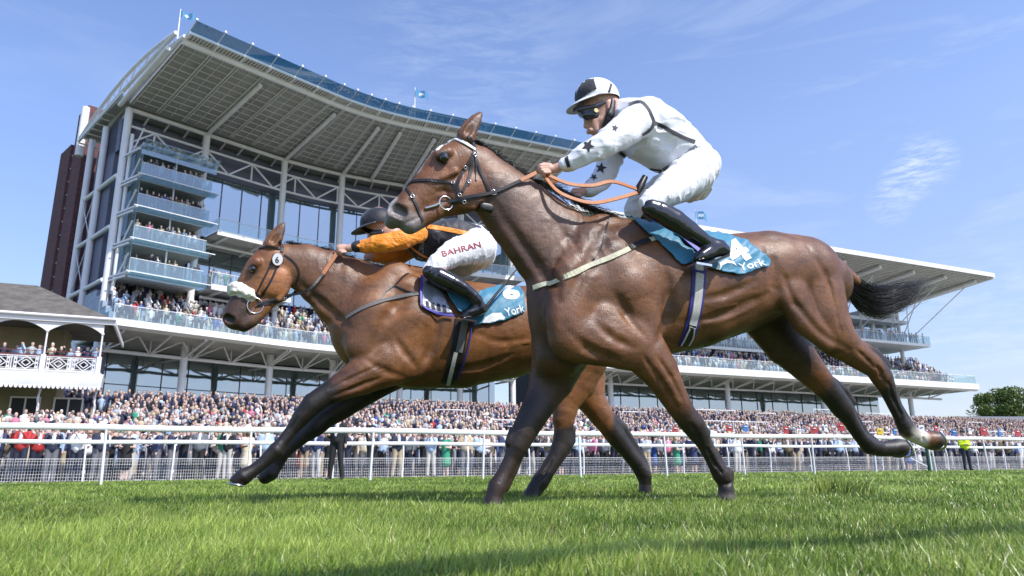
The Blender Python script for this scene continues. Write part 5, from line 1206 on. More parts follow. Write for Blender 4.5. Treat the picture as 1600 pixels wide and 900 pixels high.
def straps(sk, root, name, sub, matl, L, width=.016, off=.003):
    """a tack item: first strap is the part, the others hang on it as sub-parts; every strap runs on both sides of the head"""
    base = None
    for k, it in enumerate(L):
        nm, pts = it[0], it[1]; wd = it[2] if len(it) > 2 else width; ml = it[3] if len(it) > 3 else matl
        for side in (1, -1) if sub == 'both' else (1,):
            o = strap(sk, pts, wd, ml, name if base is None else nm, root if base is None else base, side, off)
            if base is None: base = o
    return base
# ---------------------------------------------------------------- the two racehorses with their tack
b4, root4, body4 = build_horse(3.9, 950, H4, 'bay racehorse in front at full gallop, white browband, teal cloth numbered 4', 'galloping racehorses')
sk4 = Skin(b4, body4)
eye(b4, root4, 694, 246.5, .087, 8.0, body4)
shoe(b4, root4, 1463, 686, .15, (.95, .3), .060); shoe(b4, root4, 1411, 698, -.14, (.95, .35), .062)
tail_mane(b4, root4, [(1316, 432, 0, 10), (1338, 458, 0, 18), (1370, 472, 0, 22), (1405, 465, 0, 22), (1450, 446, 0, 13)],
          [(835, 278, .55), (860, 290, .8), (890, 306, 1), (925, 324, 1), (955, 334, .8)], 4, .15, 1500, 620)
tail_mane(b4, root4, None, [(741, 216, .25), (760, 228, .3), (800, 254, .3), (835, 278, .4)], 5, .1, 0, 260)
M_WHITEBAND = mat('white_browband', (.72, .72, .74), .35)
br = straps(sk4, root4, 'bridle', 'both', M_LEATHER, [
    ('headpiece', [(731, 213), (740, 226), (742, 238)], .022),
    ('cheekpiece', [(741, 236), (733, 254), (722, 270), (714, 290), (718, 303)], .019),
    ('cheekpiece', [(739, 240), (737, 258), (733, 278), (722, 300)], .016),
    ('cheekpiece', [(742, 242), (744, 262), (744, 282)], .008),
    ('throat_lash', [(743, 240), (748, 262), (757, 283), (764, 298)], .014),
    ('noseband', [(634, 286), (650, 283), (673, 282), (704, 285)], .018),
    ('noseband', [(632, 292), (643, 306), (653, 328), (661, 345)], .013),
    ('noseband', [(707, 287), (713, 296), (718, 306)], .014),
    ('curb_strap', [(706, 318), (724, 313), (745, 308), (768, 301)], .020)])
tag(strap(sk4, [(676, 231), (687, 220), (703, 216), (722, 222), (742, 235)], .017, M_WHITEBAND, 'browband', root4, 1, .006, .005), 'white padded browband')
strap(sk4, [(676, 231), (687, 220), (703, 216), (722, 222), (742, 235)], .017, M_WHITEBAND, 'browband', root4, -1, .006, .005)
for s in (1, -1):
    q, n = sk4.at(696, 319, s, .012); ring(q, HW+.15*HU, .037, .0042, 'bit_ring', M_STEEL, root4)
    q2, n2 = sk4.at(664, 326, s, .008); MB().tube([q2, (q2+q)/2+HW*.004*s, q-HU*.03], .0075, 8).build('bit_mouthpiece', M_STEEL, root4)
    q3, n = sk4.at(771, 301, s, .01); ring(q3, HW, .014, .003, 'martingale_ring', M_STEEL, root4)
for p in ((708, 286), (718, 305), (741, 243), (644, 308), (726, 262), (733, 285), (725, 316)):
    q, n = sk4.at(*p, 1, .010); ring(q, n, .009, .0026, 'buckle', M_STEEL, root4, 12)
def rein4(side, hand_uvw, name):
    q, n = sk4.at(700, 317, side, .016); a, n1 = sk4.at(771, 301, side, .016); h = b4.world(np.array(hand_uvw)); g = a*.45+h*.55-HV*.004
    C = crom([q, (q+a)/2+HW*.01*side, a, g], 6); ribbon(C, np.tile(HW*side, (len(C), 1)), .018, .003, M_LEATHER, name, root4)
    C = crom([g, (g+h)/2, h], 5); return ribbon(C, np.tile(HW*side+.3*HV, (len(C), 1)), .024, .0045, M_TAN, 'rein_grip', root4)
handn4 = b4.loc(846, 266, .10); handf4 = b4.loc(905, 305, -.09)
rein4(1, handn4, 'rein'); rein4(-1, b4.loc(872, 282, -.10), 'rein')
# tan rein loop hanging over the withers, with its black keeper
for nm, pts in (('rein_loop', [(848, 270, .09), (888, 287, .13), (925, 290, .14), (957, 284, .12), (996, 296, .06)]), ('rein_loop', [(848, 272, .08), (870, 298, .15), (900, 312, .17), (930, 317, .16), (965, 310, .11), (999, 300, .06)])):
    C = crom([b4.world(b4.loc(*p)) for p in pts], 7); ribbon(C, np.tile(HW+.25*HV, (len(C), 1)), .023, .005, M_TAN, nm, root4)
m = MB(); m.tube([b4.world(b4.loc(*p)) for p in ((996, 302, .06), (1000, 292, .06), (1005, 282, .05), (1008, 276, .05))], [.016, .024, .02, .018], 8); m.build('rein_keeper', M_LEATHER, root4)
strap(sk4, [(958, 330), (951, 345), (946, 362), (941, 385), (928, 405)], .010, M_LEATHER, 'neck_strap', root4)
strap(sk4, [(845, 285), (870, 300), (905, 322), (935, 330)], .006, M_LEATHER, 'neck_strap', root4, off=.014)
strap(sk4, [(836, 449), (870, 439), (915, 418), (960, 400), (1000, 381), (1046, 366)], .030, M_CREAM, 'breastplate', root4, off=.006, n=8)
strap(sk4, [(838, 449), (870, 447), (915, 430), (960, 410)], .028, M_CREAM, 'breastplate', root4, -1, .006)
strap(sk4, [(982, 388), (1000, 381), (1014, 376)], .034, M_LEATHER, 'breastplate_buckle', root4, off=.011)
M_NAVYW = mat('blue_girth_edging', (.035, .03, .22), .6); M_GIRTHW = mat('pale_girth_elastic', (.52, .50, .46), .7, nscale=80, namt=.15)
girth = strap(sk4, [(1092, 415), (1091, 445), (1087, 480), (1080, 512), (1069, 538)], .088, M_NAVYW, 'girth', root4, off=.005, n=8)
strap(sk4, [(1092, 428), (1091, 445), (1087, 480), (1080, 511)], .052, M_GIRTHW, 'girth_strap', girth, off=.012, n=8)
strap(sk4, [(1080, 508), (1075, 524), (1068, 538)], .055, M_LEATHER, 'girth_strap', girth, off=.012, n=8)
for dx in (-6, 6): strap(sk4, [(1079+dx*.6, 512), (1074+dx, 526), (1068+dx, 537)], .008, M_GIRTHW, 'girth_piping', girth, off=.017)
b6, root6, body6 = build_horse(5.15, 680, H6, 'second bay racehorse behind the first, white sheepskin noseband, teal cloth numbered 6', 'galloping racehorses')
sk6 = Skin(b6, body6)
shoe(b6, root6, 371, 757, .13, (-.2, -1), .048)
eye(b6, root6, 395, 420.5, .083, 5.4, body6)
tail_mane(b6, root6, [(925, 480, 0, 6), (960, 500, 0, 14), (990, 505, 0, 14), (1020, 495, 0, 8)], [(500, 384, .5), (522, 392, .9), (548, 402, .8), (600, 414, .6), (640, 424, .6)], 7, .13, 300, 420)
tail_mane(b6, root6, None, [(445, 376, .3), (470, 379, .3), (500, 385, .3)], 8, .09, 0, 160)
straps(sk6, root6, 'bridle', 'both', M_LEATHER, [
    ('headpiece', [(436, 376), (441, 386), (440, 394)], .022),
    ('browband', [(405, 389), (420, 385), (438, 389)], .016),
    ('cheekpiece', [(438, 398), (431, 422), (419, 447), (407, 463)], .014),
    ('cheekpiece', [(428, 398), (420, 420), (410, 440), (401, 458)], .013),
    ('throat_lash', [(444, 398), (458, 408), (468, 425), (462, 445)], .010),
    ('noseband', [(384, 452), (396, 458), (408, 464)], .018),
    ('curb_strap', [(404, 478), (420, 474), (447, 468)], .018)])
for s in (1, -1):
    q, n = sk6.at(398, 478, s, .014); ring(q, HW+.15*HU, .052, .0045, 'bit_ring', M_STEEL, root6)
    q3, n = sk6.at(447, 468, s, .01); ring(q3, HW, .016, .003, 'martingale_ring', M_STEEL, root6)
M_FLEECE = mat('cream_sheepskin', (.80, .76, .66), .95, bump=.012, bscale=60, nscale=40, namt=.12)
sb = Body(b6.O, HU, HV, HW, b6.loc(374, 458, 0)-np.array([.17, .16, .17]), b6.loc(374, 458, 0)+np.array([.2, .14, .17]), .007)
sb.chain(nodes(sb, [(368, 452, 0, 13, 1.2), (378, 457, 0, 14.5, 1.3), (389, 462, .02, 12, 1.4)]), .02); sb.noise(.008, 40, 3)
sb.build('sheepskin_noseband', [M_FLEECE], root6)
hand6 = b6.loc(529, 392, .10)
q, n = sk6.at(401, 477, 1, .016); a, n1 = sk6.at(447, 468, 1, .016); g = b6.world(b6.loc(505, 428, .12)); h = b6.world(hand6)
C = crom([q, a, b6.world(b6.loc(480, 454, .14)), g], 6); ribbon(C, np.tile(HW, (len(C), 1)), .018, .003, M_LEATHER, 'rein', root6)
C = crom([g, (g+h)/2, h], 5); ribbon(C, np.tile(HW, (len(C), 1)), .028, .0045, M_TAN, 'rein_grip', root6)
C = crom([sk6.at(401, 477, -1, .016)[0], sk6.at(447, 468, -1, .016)[0], b6.world(b6.loc(505, 425, -.13)), b6.world(b6.loc(552, 400, -.09))], 6); ribbon(C, np.tile(-HW, (len(C), 1)), .018, .003, M_LEATHER, 'rein', root6)
M_GREYW = mat('grey_webbing', (.16, .15, .15), .7)
strap(sk6, [(541, 497), (565, 482), (598, 470), (625, 463), (655, 459)], .026, M_GREYW, 'breastplate', root6, off=.005)
strap(sk6, [(596, 468), (603, 455), (618, 445), (630, 433), (638, 427)], .012, M_LEATHER, 'neck_strap', root6)
strap(sk6, [(616, 446), (635, 454), (652, 459)], .010, M_LEATHER, 'neck_strap', root6)
g6 = strap(sk6, [(722, 500), (719, 520), (714, 550), (706, 580), (700, 598)], .105, M_LEATHER, 'girth', root6, off=.005, n=8)
strap(sk6, [(726, 505), (722, 525), (717, 550)], .05, M_GREYW, 'girth_strap', g6, off=.011)
strap(sk6, [(738, 505), (735, 525), (728, 555), (716, 590)], .012, M_NAVYW, 'girth_piping', g6, off=.008)
strap(sk6, [(712, 550), (706, 575), (700, 600)], .03, M_GIRTHW, 'girth_strap', g6, off=.011)
# ================================================================ cloths, saddles and jockeys
def flatpts(pts): return np.array(pts, float)
def inpoly(P, poly):
    x, y = P[:, 0], P[:, 1]; c = np.zeros(len(P), bool); n = len(poly); j = n-1
    for i in range(n):
        xi, yi = poly[i]; xj, yj = poly[j]
        c ^= ((yi > y) != (yj > y)) & (x < (xj-xi)*(y-yi)/(yj-yi+1e-12)+xi); j = i
    return c
def cloth(sk, poly, name, matl, parent, off=.010, seed=0, rip=.006, step=4.0, thick=.003, tri=None):
    """cloth panel draped on the body inside the outline: fine triangulated sheet with folds and real thickness"""
    from mathutils.geometry import delaunay_2d_cdt
    poly = [(float(a), float(b_)) for a, b_ in poly]
    ed = []
    for i in range(len(poly)):
        a = np.array(poly[i]); b_ = np.array(poly[(i+1) % len(poly)]); k = max(1, int(np.linalg.norm(b_-a)/step))
        for q in range(k): ed.append(tuple(a+(b_-a)*q/k))
    mn = np.min(poly, 0); mxx = np.max(poly, 0)
    gx, gy = np.meshgrid(np.arange(mn[0], mxx[0], step), np.arange(mn[1], mxx[1], step)); G = np.stack([gx.ravel(), gy.ravel()], 1)
    G = G[inpoly(G, poly)]
    dd = np.min(np.linalg.norm(G[:, None]-np.array(ed)[None], axis=2), axis=1); G = G[dd > step*.5]
    pts = [Vector(p) for p in ed]+[Vector(p) for p in G.tolist()]
    r = delaunay_2d_cdt(pts, [(i, (i+1) % len(ed)) for i in range(len(ed))], [list(range(len(ed)))], 1, 1e-4)
    V2 = r[0]; T = [t for t in r[2]]
    V = []; N = []
    for p in V2:
        q, nn = sk.at(p[0], p[1], 1, off); V.append(q); N.append(nn)
    V = np.array(V); N = np.array(N)
    nb = [[] for _ in V]
    for t in T:
        for i in range(3): nb[t[i]].append(t[(i+1) % 3]); nb[t[(i+1) % 3]].append(t[i])
    N0 = N.copy()
    for _ in range(10):
        N = np.array([N[i]*.4+.6*np.mean(N[nb[i]], 0) for i in range(len(N))])
    N /= np.linalg.norm(N, axis=1)[:, None]
    for _ in range(2): V = np.array([V[i]*.5+.5*np.mean(V[nb[i]], 0) for i in range(len(V))])
    P2 = np.array([[p[0], p[1], 0] for p in V2]); edge = np.min(np.linalg.norm(P2[:, None, :2]-np.array(ed)[None], axis=2), axis=1)
    fold = fbm(P2*np.array([1, .35, 1]), .075, 2, seed)+.7*np.sin(P2[:, 0]*.16+P2[:, 1]*.22+2*vnoise(P2, .03, seed))
    V = V+N*(np.abs(fold)*rip*.7*(1+1.2*np.exp(-edge/10)))[:, None]
    n = len(V); Fc = []
    s_ = np.sign(sum(np.cross(V[t[1]]-V[t[0]], V[t[2]]-V[t[0]])@N[t[0]] for t in T))
    for t in T:
        t = tuple(t) if s_ > 0 else tuple(t[::-1]); Fc.append(t); Fc.append(tuple(i+n for i in t[::-1]))
    k = len(ed)
    for i in range(k):
        a, b_ = i, (i+1) % k; Fc.append((a, b_, b_+n, a+n) if s_ < 0 else (b_, a, a+n, b_+n))
    o = mkobj(name, np.vstack([V, V-N*thick]), Fc, matl, parent, None, True)
    return o, (V2, V, N, T)
def textmesh(txt, bold=.02, shear=0, font=None, size=1.0, offset=0):
    cu = bpy.data.curves.new('t', 'FONT'); cu.body = txt; cu.size = size; cu.resolution_u = 4; cu.fill_mode = 'BOTH'; cu.offset = bold; cu.shear = shear
    o = bpy.data.objects.new('t', cu); COL.objects.link(o); dg = bpy.context.evaluated_depsgraph_get(); dg.update(); e = o.evaluated_get(dg); me = e.to_mesh()
    V = np.array([v.co[:] for v in me.vertices]); Fc = [tuple(p.vertices) for p in me.polygons]; e.to_mesh_clear()
    bpy.data.objects.remove(o); bpy.data.curves.remove(cu)
    return V, Fc
def refine(V, Fc, L):
    """split long edges so that flat lettering can bend with the surface under it"""
    import bmesh
    bm = bmesh.new(); vs = [bm.verts.new(v) for v in V]
    for f in Fc:
        try: bm.faces.new([vs[i] for i in f])
        except Exception: pass
    bmesh.ops.triangulate(bm, faces=bm.faces[:])
    for _ in range(4):
        ee = [e for e in bm.edges if e.calc_length() > L]
        if not ee: break
        bmesh.ops.subdivide_edges(bm, edges=ee, cuts=1); bmesh.ops.triangulate(bm, faces=bm.faces[:])
    bm.verts.index_update(); V = np.array([v.co[:] for v in bm.verts]); Fc = [tuple(v.index for v in f.verts) for f in bm.faces]; bm.free(); return V, Fc
class Sheet:
    """finds the front of a finished mesh under a picture point, seen from the near side"""
    def __init__(s, o): s.t = bvh(o)
    def at(s, px, py, off=.002):
        r = ray(px, py); r = r/np.linalg.norm(r); h = s.t.ray_cast(Vector(C_), Vector(r))
        if h[0] is None: return None
        n = np.array(h[1]); n = n if n@r < 0 else -n
        return np.array(h[0])+n*off, n
def letter(sheet, txt, quad, name, matl, parent, bold=.02, off=.0025, shear=0, sub=.12):
    """lettering laid on the cloth: quad = picture points of lower left, lower right, upper right, upper left"""
    V, Fc = txt if isinstance(txt, tuple) else textmesh(txt, bold, shear)
    V = np.array(V, float); mn = V.min(0); mx = V.max(0); V2 = (V[:, :2]-mn[:2])/(mx[:2]-mn[:2]+1e-9)
    V3, Fc = refine(np.c_[V2, np.zeros(len(V2))], Fc, sub)
    q = np.array(quad, float); x = V3[:, :1]; y = V3[:, 1:2]
    P = (q[0]*(1-x)+q[1]*x)*(1-y)+(q[3]*(1-x)+q[2]*x)*y
    W = []; ok = []
    for p in P:
        h = sheet.at(p[0], p[1], off); ok.append(h is not None); W.append(h[0] if h is not None else np.zeros(3))
    Fc = [f for f in Fc if all(ok[i] for i in f)]
    if not Fc: return None
    return mkobj(name, W, Fc, matl, parent)
def shape(pts): return (np.c_[np.array(pts, float), np.zeros(len(pts))], [tuple(range(len(pts)))])
def patch(sheet, pts, name, matl, parent, off=.002):
    """flat printed or sewn shape given directly by its outline in picture points"""
    P = np.array(pts, float); mn = P.min(0); mx = P.max(0); sp = (mx-mn).max()
    V3, Fc = refine(np.c_[(P-mn)/sp, np.zeros(len(P))], [tuple(range(len(P)))], .12)
    W = []; ok = []
    for v in V3:
        h = sheet.at(mn[0]+v[0]*sp, mn[1]+v[1]*sp, off); ok.append(h is not None); W.append(h[0] if h is not None else np.zeros(3))
    Fc = [f for f in Fc if all(ok[i] for i in f)]
    return mkobj(name, W, Fc, matl, parent) if Fc else None
M_TEAL = clothmat('teal_cloth', (.035, .20, .32), .5, .0045, 9, spec=.4)
M_WPRINT = mat('white_print', (.78, .80, .82), .5); M_DTEAL = mat('dark_teal_print', (.01, .09, .15), .5)
M_SILKW = clothmat('white_silks', (.80, .80, .84), .5, .008, 7, (.5, .5, 1.8), spec=.5)
M_BREECH = clothmat('white_breeches', (.80, .80, .84), .5, .006, 12, (2.2, 2.2, .5), spec=.45)
M_BLACKT = clothmat('black_trim', (.022, .022, .03), .6, .004, 14)
M_BOOT = mat('polished_black_boot', (.010, .010, .013), .16, spec=.8, bump=.0022, bscale=7, coat=.3)
M_SKIN = mat('skin', (.58, .33, .25), .5, nscale=20, namt=.08, bump=.0006, bscale=200)
M_HAIRD = mat('dark_hair', (.03, .02, .015), .7, bump=.004, bscale=120)
M_GOG = mat('black_goggles', (.008, .008, .01), .12, spec=.8); M_GOLD = mat('pale_gold_dot', (.62, .52, .22), .4)
M_CAPW = clothmat('white_cap', (.80, .80, .84), .45, .004, 16)
M_ORANGE = clothmat('orange_silks', (.82, .26, .012), .45, .014, 12, (1, 1, 1.3))
M_BLKS = clothmat('black_silks', (.018, .018, .024), .55, .010, 12)
M_CAPB = clothmat('black_cap', (.008, .008, .016), .55, .004, 18)
M_REDP = mat('dark_red_lettering', (.30, .02, .03), .6)
M_SILVER = mat('silver_saddle_pad', (.36, .38, .44), .3, metal=.3, bump=.006, bscale=25)
M_BLUEE = mat('blue_piping', (.07, .06, .42), .5)
def garment(O, bbox, chains, name, matl, parent, h=.006, grow=0, rough=(.003, 14), subs=(), seed=1, colorfn=None, wr=None):
    pts = [c for k, L in chains for c in L]
    tmp = Body(O, HU, HV, HW, (0, 0, 0), (.1, .1, .1), .05)
    lc = [(k, nodes(tmp, L)) for k, L in chains]
    A = np.array([n[0] for k, L in lc for n in L]); Rr = max(n[1]*max(1, n[2]) for k, L in lc for n in L)+.04+grow
    b = Body(O, HU, HV, HW, A.min(0)-Rr, A.max(0)+Rr, h)
    for k, L in lc: b.chain([(p, r+grow, s_) for p, r, s_ in L], k)
    for k, L in subs: b.chain(nodes(b, L), k, True)
    if rough: b.noise(rough[0], rough[1], seed)
    if wr: b.creases(wr[0], wr[1], seed+3, wr[2])
    o, L = b.build(name, [matl] if not isinstance(matl, list) else matl, parent, colorfn=colorfn)
    return o, b
def helmet(O, c, rpx, tilt, name, mats, parent, peakcol, fwd, w0=0, dark=None, r3=None):
    """jockey skull cap with a cloth cover and a curved peak; c = picture centre, fwd = picture direction of the face"""
    tmp = Body(O, HU, HV, HW, (0, 0, 0), (.1, .1, .1), .05); L = tmp.loc(c[0], c[1], w0); mp_ = tmp.mpp(L); r = rpx*mp_
    f = np.array([fwd[0], -fwd[1], 0.]); f /= np.linalg.norm(f); u = np.array([-f[1], f[0], 0.]); u = u if u[1] > 0 else -u; s_ = np.array([0, 0, 1.])
    m = MB(); n1, n2 = 28, 14; V = []; Fc = []; mi = []
    for i in range(n2+1):
        th = pi/2*i/n2*1.12
        for j in range(n1):
            a = 2*pi*j/n1; k = 1.0
            P = L+r*(f*cos(a)*sin(th)*1.14+s_*sin(a)*sin(th)*.92+u*cos(th)*1.02); V.append(tmp.world(P))
    for i in range(n2):
        for j in range(n1):
            Fc.append((i*n1+j, i*n1+(j+1) % n1, (i+1)*n1+(j+1) % n1, (i+1)*n1+j)); a = 2*pi*(j+.5)/n1
            q = int(((a+.25) % (2*pi))/(2*pi)*4); mi.append(1 if (dark and q in dark and i > 0) else 0)
    o = mkobj(name, V, Fc, mats, parent, mi, True)
    V = []; Fc = []; n = 16
    for i in range(n+1):
        a = radians(-78+156*i/n); q = cos(a)**.8 if cos(a) > 0 else 0
        base = L+r*(f*cos(a)*1.13+s_*sin(a)*.92-u*.13); tip = base+r*(f*.62*q+f*.02+s_*sin(a)*.10-u*(.30*q+.02))
        for P in (base, (base+tip)/2+u*r*.03, tip, tip-u*.005, (base+tip)/2+u*(r*.03-.005), base-u*.006): V.append(tmp.world(P))
    k = 6
    for i in range(n):
        for j in range(k): Fc.append((i*k+j, (i+1)*k+j, (i+1)*k+(j+1) % k, i*k+(j+1) % k))
    Fc.append(tuple(range(k))); Fc.append(tuple(n*k+j for j in range(k)))
    mkobj('peak', V, Fc, [peakcol], o, None, True)
    # button on top
    MB().tube([tmp.world(L+u*r*1.0), tmp.world(L+u*r*1.07)], [.012, .007], 10).build('button', mats[-1], o)
    return o, L, r, f, u, tmp
def hand(O, chains, name, parent, h=.0032): return garment(O, None, chains, name, M_SKIN, parent, h=h, rough=None)
def star(c, r, rot=0, sq=1.0): return [(c[0]+(r if i % 2 == 0 else r*.42)*cos(rot+pi*i/5-pi/2)*sq, c[1]+(r if i % 2 == 0 else r*.42)*sin(rot+pi*i/5-pi/2)) for i in range(10)]
O4 = b4.O; O6 = b6.O
# ---- number cloth of the leading horse
cl4 = empty('number_cloth', tuple(b4.world(b4.loc(1080, 380, .2))), 'teal saddle cloth with white 4 under the rider in white silks', 'saddle cloth', 'numbered saddle cloths')
fr, _ = cloth(sk4, [(961, 330), (985, 334), (1009, 340), (1028, 348), (1046, 360), (1062, 378), (1076, 388), (1088, 394), (1082, 414), (1064, 417), (1054, 409), (1045, 399), (1034, 388), (1022, 377), (1008, 366), (996, 353), (984, 343), (973, 336)], 'cloth_front', M_TEAL, cl4, .012, 3, .006)
bk, _ = cloth(sk4, [(1084, 368), (1104, 361), (1122, 363), (1142, 370), (1158, 374), (1172, 381), (1184, 391), (1193, 399), (1203, 407), (1199, 419), (1182, 422), (1168, 430), (1153, 432), (1136, 429), (1120, 426), (1104, 421), (1090, 414), (1086, 395)], 'cloth_back', M_TEAL, cl4, .014, 9, .007)
sh = Sheet(bk)
letter(sh, '4', [(1151, 416), (1178, 401), (1152, 371), (1125, 385)], 'number', M_WPRINT, cl4, .05, .003)
letter(sh, 'York', [(1156, 424), (1198, 414), (1192, 404), (1152, 412)], 'lettering', M_WPRINT, cl4, .012, .003)
patch(sh, [(1117, 423), (1123, 412), (1134, 406), (1146, 408), (1151, 416), (1145, 412), (1136, 411), (1128, 415), (1123, 424)], 'emblem', M_WPRINT, cl4, .003)
sd4 = empty('racing_saddle', tuple(b4.world(b4.loc(1060, 362, 0))), 'black racing saddle with stirrup under the rider in white silks', 'saddle', 'racing saddles')
strap(sk4, [(1016, 346), (1034, 352), (1056, 366), (1078, 384), (1096, 398)], .05, M_BLUEE, 'saddle_pad', sd4, off=.022)
strap(sk4, [(1022, 344), (1044, 352), (1064, 364), (1084, 378), (1104, 392)], .09, M_LEATHER, 'saddle_flap', sd4, off=.030, n=6)
MB().bar(b4.world(b4.loc(1081, 414, .34)), b4.world(b4.loc(1105, 418, .34)), .09, .012).build('stirrup_tread', M_STEEL, sd4)
# ---- number cloth of the second horse
cl6 = empty('number_cloth', tuple(b6.world(b6.loc(770, 470, .2))), 'teal saddle cloth with white 6 under the rider in orange and black', 'saddle cloth', 'numbered saddle cloths')
bk6, _ = cloth(sk6, [(743, 458), (760, 452), (776, 447), (795, 443), (812, 441), (814, 452), (821, 462), (819, 472), (823, 488), (806, 496), (787, 503), (764, 508), (741, 511), (728, 506), (726, 490), (734, 474)], 'cloth_back', M_TEAL, cl6, .014, 12, .008)
fr6, _ = cloth(sk6, [(690, 453), (715, 455), (742, 459), (740, 472), (734, 482), (720, 492), (712, 488), (702, 472)], 'cloth_front', M_TEAL, cl6, .030, 14, .006)
sh6 = Sheet(bk6)
letter(sh6, '6', [(789, 470), (815, 466), (806, 442), (780, 447)], 'number', M_WPRINT, cl6, .05, .003)
letter(sh6, 'York', [(791, 495), (821, 487), (817, 475), (787, 483)], 'lettering', M_WPRINT, cl6, .012, .003)
patch(sh6, [(752, 507), (758, 496), (770, 489), (783, 489), (789, 496), (784, 503), (776, 504), (780, 497), (773, 494), (765, 499), (764, 507)], 'emblem', M_WPRINT, cl6, .003)
sd6 = empty('racing_saddle', tuple(b6.world(b6.loc(700, 450, 0))), 'silver and blue racing saddle pad under the rider in orange and black', 'saddle', 'racing saddles')
pd6, _ = cloth(sk6, [(657, 432), (672, 436), (686, 448), (698, 468), (709, 494), (684, 492), (668, 489), (659, 482), (656, 460)], 'saddle_pad', M_SILVER, sd6, .014, 16, .003)
strap(sk6, [(657, 434), (656, 460), (660, 481), (684, 491), (708, 495)], .016, M_BLUEE, 'saddle_piping', sd6, off=.022)
shp = Sheet(pd6)
for (x, y) in ((664, 470), (673, 472), (682, 474), (691, 476)): patch(shp, [(x, y), (x+5, y+1), (x+7, y+12), (x+2, y+11)], 'pad_lettering', M_BLACKT, sd6, .003)
strap(sk6, [(668, 440), (684, 448), (704, 462), (722, 478)], .10, M_LEATHER, 'saddle_flap', sd6, off=.024, n=6)
MB().bar(b6.world(b6.loc(720, 500, .34)), b6.world(b6.loc(742, 504, .34)), .09, .012).build('stirrup_tread', M_STEEL, sd6)
# ---- rider in white
j4 = empty('person', tuple(b4.world(b4.loc(1040, 260, 0))), 'jockey in white silks with black stars and white cap, crouched over the front horse', 'person', 'jockeys')
headc = [(.02, [(936, 158, 0, 25, .84), (945, 168, 0, 26, .82), (938, 190, 0, 16, .95)]), (.012, [(925, 170, 0, 16, .9), (925, 190, 0, 13, .9), (930, 203, 0, 9.5, 1)]),
         (.008, [(920, 186, 0, 6, .7), (915.5, 197, 0, 4.2, .9)]), (.006, [(921, 205, 0, 4.5, 1.6)]), (.006, [(952, 160, .078, 5, .5), (952, 169, .076, 4.5, .5)]), (.006, [(952, 160, -.078, 5, .5), (952, 169, -.076, 4.5, .5)]),
         (.03, [(950, 178, 0, 18, .8), (975, 190, 0, 17, .9), (1000, 200, 0, 20, 1.1)]),
         # inside the clothes: trunk, arms and legs of the same body
         (.04, [(1000, 200, 0, 22, 1.2), (1040, 222, 0, 22, 1.2), (1078, 258, 0, 22, 1.2)]),
         (.02, [(992, 190, .17, 17, .8), (948, 228, .20, 13, .9), (905, 249, .16, 9, .9), (880, 258, .12, 7.2, .9), (864, 264, .10, 6.5, .8)]),
         (.02, [(985, 200, -.17, 17, .8), (952, 250, -.20, 13, .9), (932, 280, -.15, 10, .9), (915, 296, -.11, 8, .8)]),
         (.03, [(1080, 270, .10, 18, .8), (1045, 295, .20, 14, .8), (1020, 315, .27, 9, .9), (1060, 347, .30, 9, .9), (1105, 380, .31, 9, 1)]),
         (.03, [(1070, 280, -.10, 18, .8), (1030, 302, -.20, 14, .8), (995, 322, -.27, 9, .9), (1040, 352, -.30, 12, .9), (1080, 385, -.31, 9, 1)])]
# palm, thumb and four curled fingers, near hand
hc = [(.006, [(866, 264, .10, 6.2, .8), (856, 262.5, .10, 7.0, .8)]), (.004, [(860, 258, .085, 3.2, 1), (850, 256, .075, 2.8, 1), (843, 258.5, .078, 2.4, 1)])]
for k, (x, y) in enumerate(((851, 258), (850, 262), (851, 266), (854, 269.5))):
    hc.append((.0035, [(x+5, y, .112, 2.8, 1), (x-6+.8*k, y+.5, .118, 2.7, 1), (x-9.5+1.2*k, y+4, .108, 2.5, 1), (x-5+k, y+6.2, .090, 2.3, 1)]))
hcf = [(.006, [(916, 296, -.11, 7, .8), (906, 301, -.11, 7.2, .8)])]
for k, (x, y) in enumerate(((901, 296), (899, 300), (899, 304), (902, 307))):
    hcf.append((.0035, [(x+4, y, -.10, 2.8, 1), (x-5, y+.5, -.09, 2.7, 1), (x-7.5, y+4, -.10, 2.5, 1), (x-3, y+6, -.115, 2.3, 1)]))
body_j4, bj4 = garment(O4, None, headc+hc+hcf, 'jockey_body', M_SKIN, j4, h=.0048, rough=None, subs=[(.006, [(917, 183, .045, 3.5, .8)]), (.003, [(913, 204, 0, 1.0, 6), (917, 205, 0, 1.0, 6)])])
jk, bk4 = garment(O4, None, [(.05, [(975, 185, 0, 26, 1.3), (1003, 190, 0, 33, 1.45), (1035, 214, 0, 40, 1.15), (1062, 236, 0, 37, 1.1), (1078, 246, 0, 32, 1.1)]),
    (.03, [(962, 178, 0, 20, 1.0), (985, 182, 0, 24, 1.3)]), (.02, [(1010, 220, 0, 34, 1.1), (1035, 244, 0, 27, 1.1)]),
    (.03, [(1002, 184, .15, 27, .75), (972, 207, .19, 24, .8), (943, 227, .20, 21, .85), (912, 243, .17, 17, .85), (893, 253, .14, 13.5, .85), (882, 257, .125, 11, .8)]),
    (.03, [(985, 195, -.15, 27, .75), (955, 240, -.20, 22, .8), (948, 262, -.19, 19, .85), (938, 282, -.155, 16, .85), (922, 296, -.12, 13, .85)])], 'silks_jacket', M_SILKW, j4, h=.006, rough=(.0035, 9), wr=(.011, 9, (.55, 1.2, .8)))
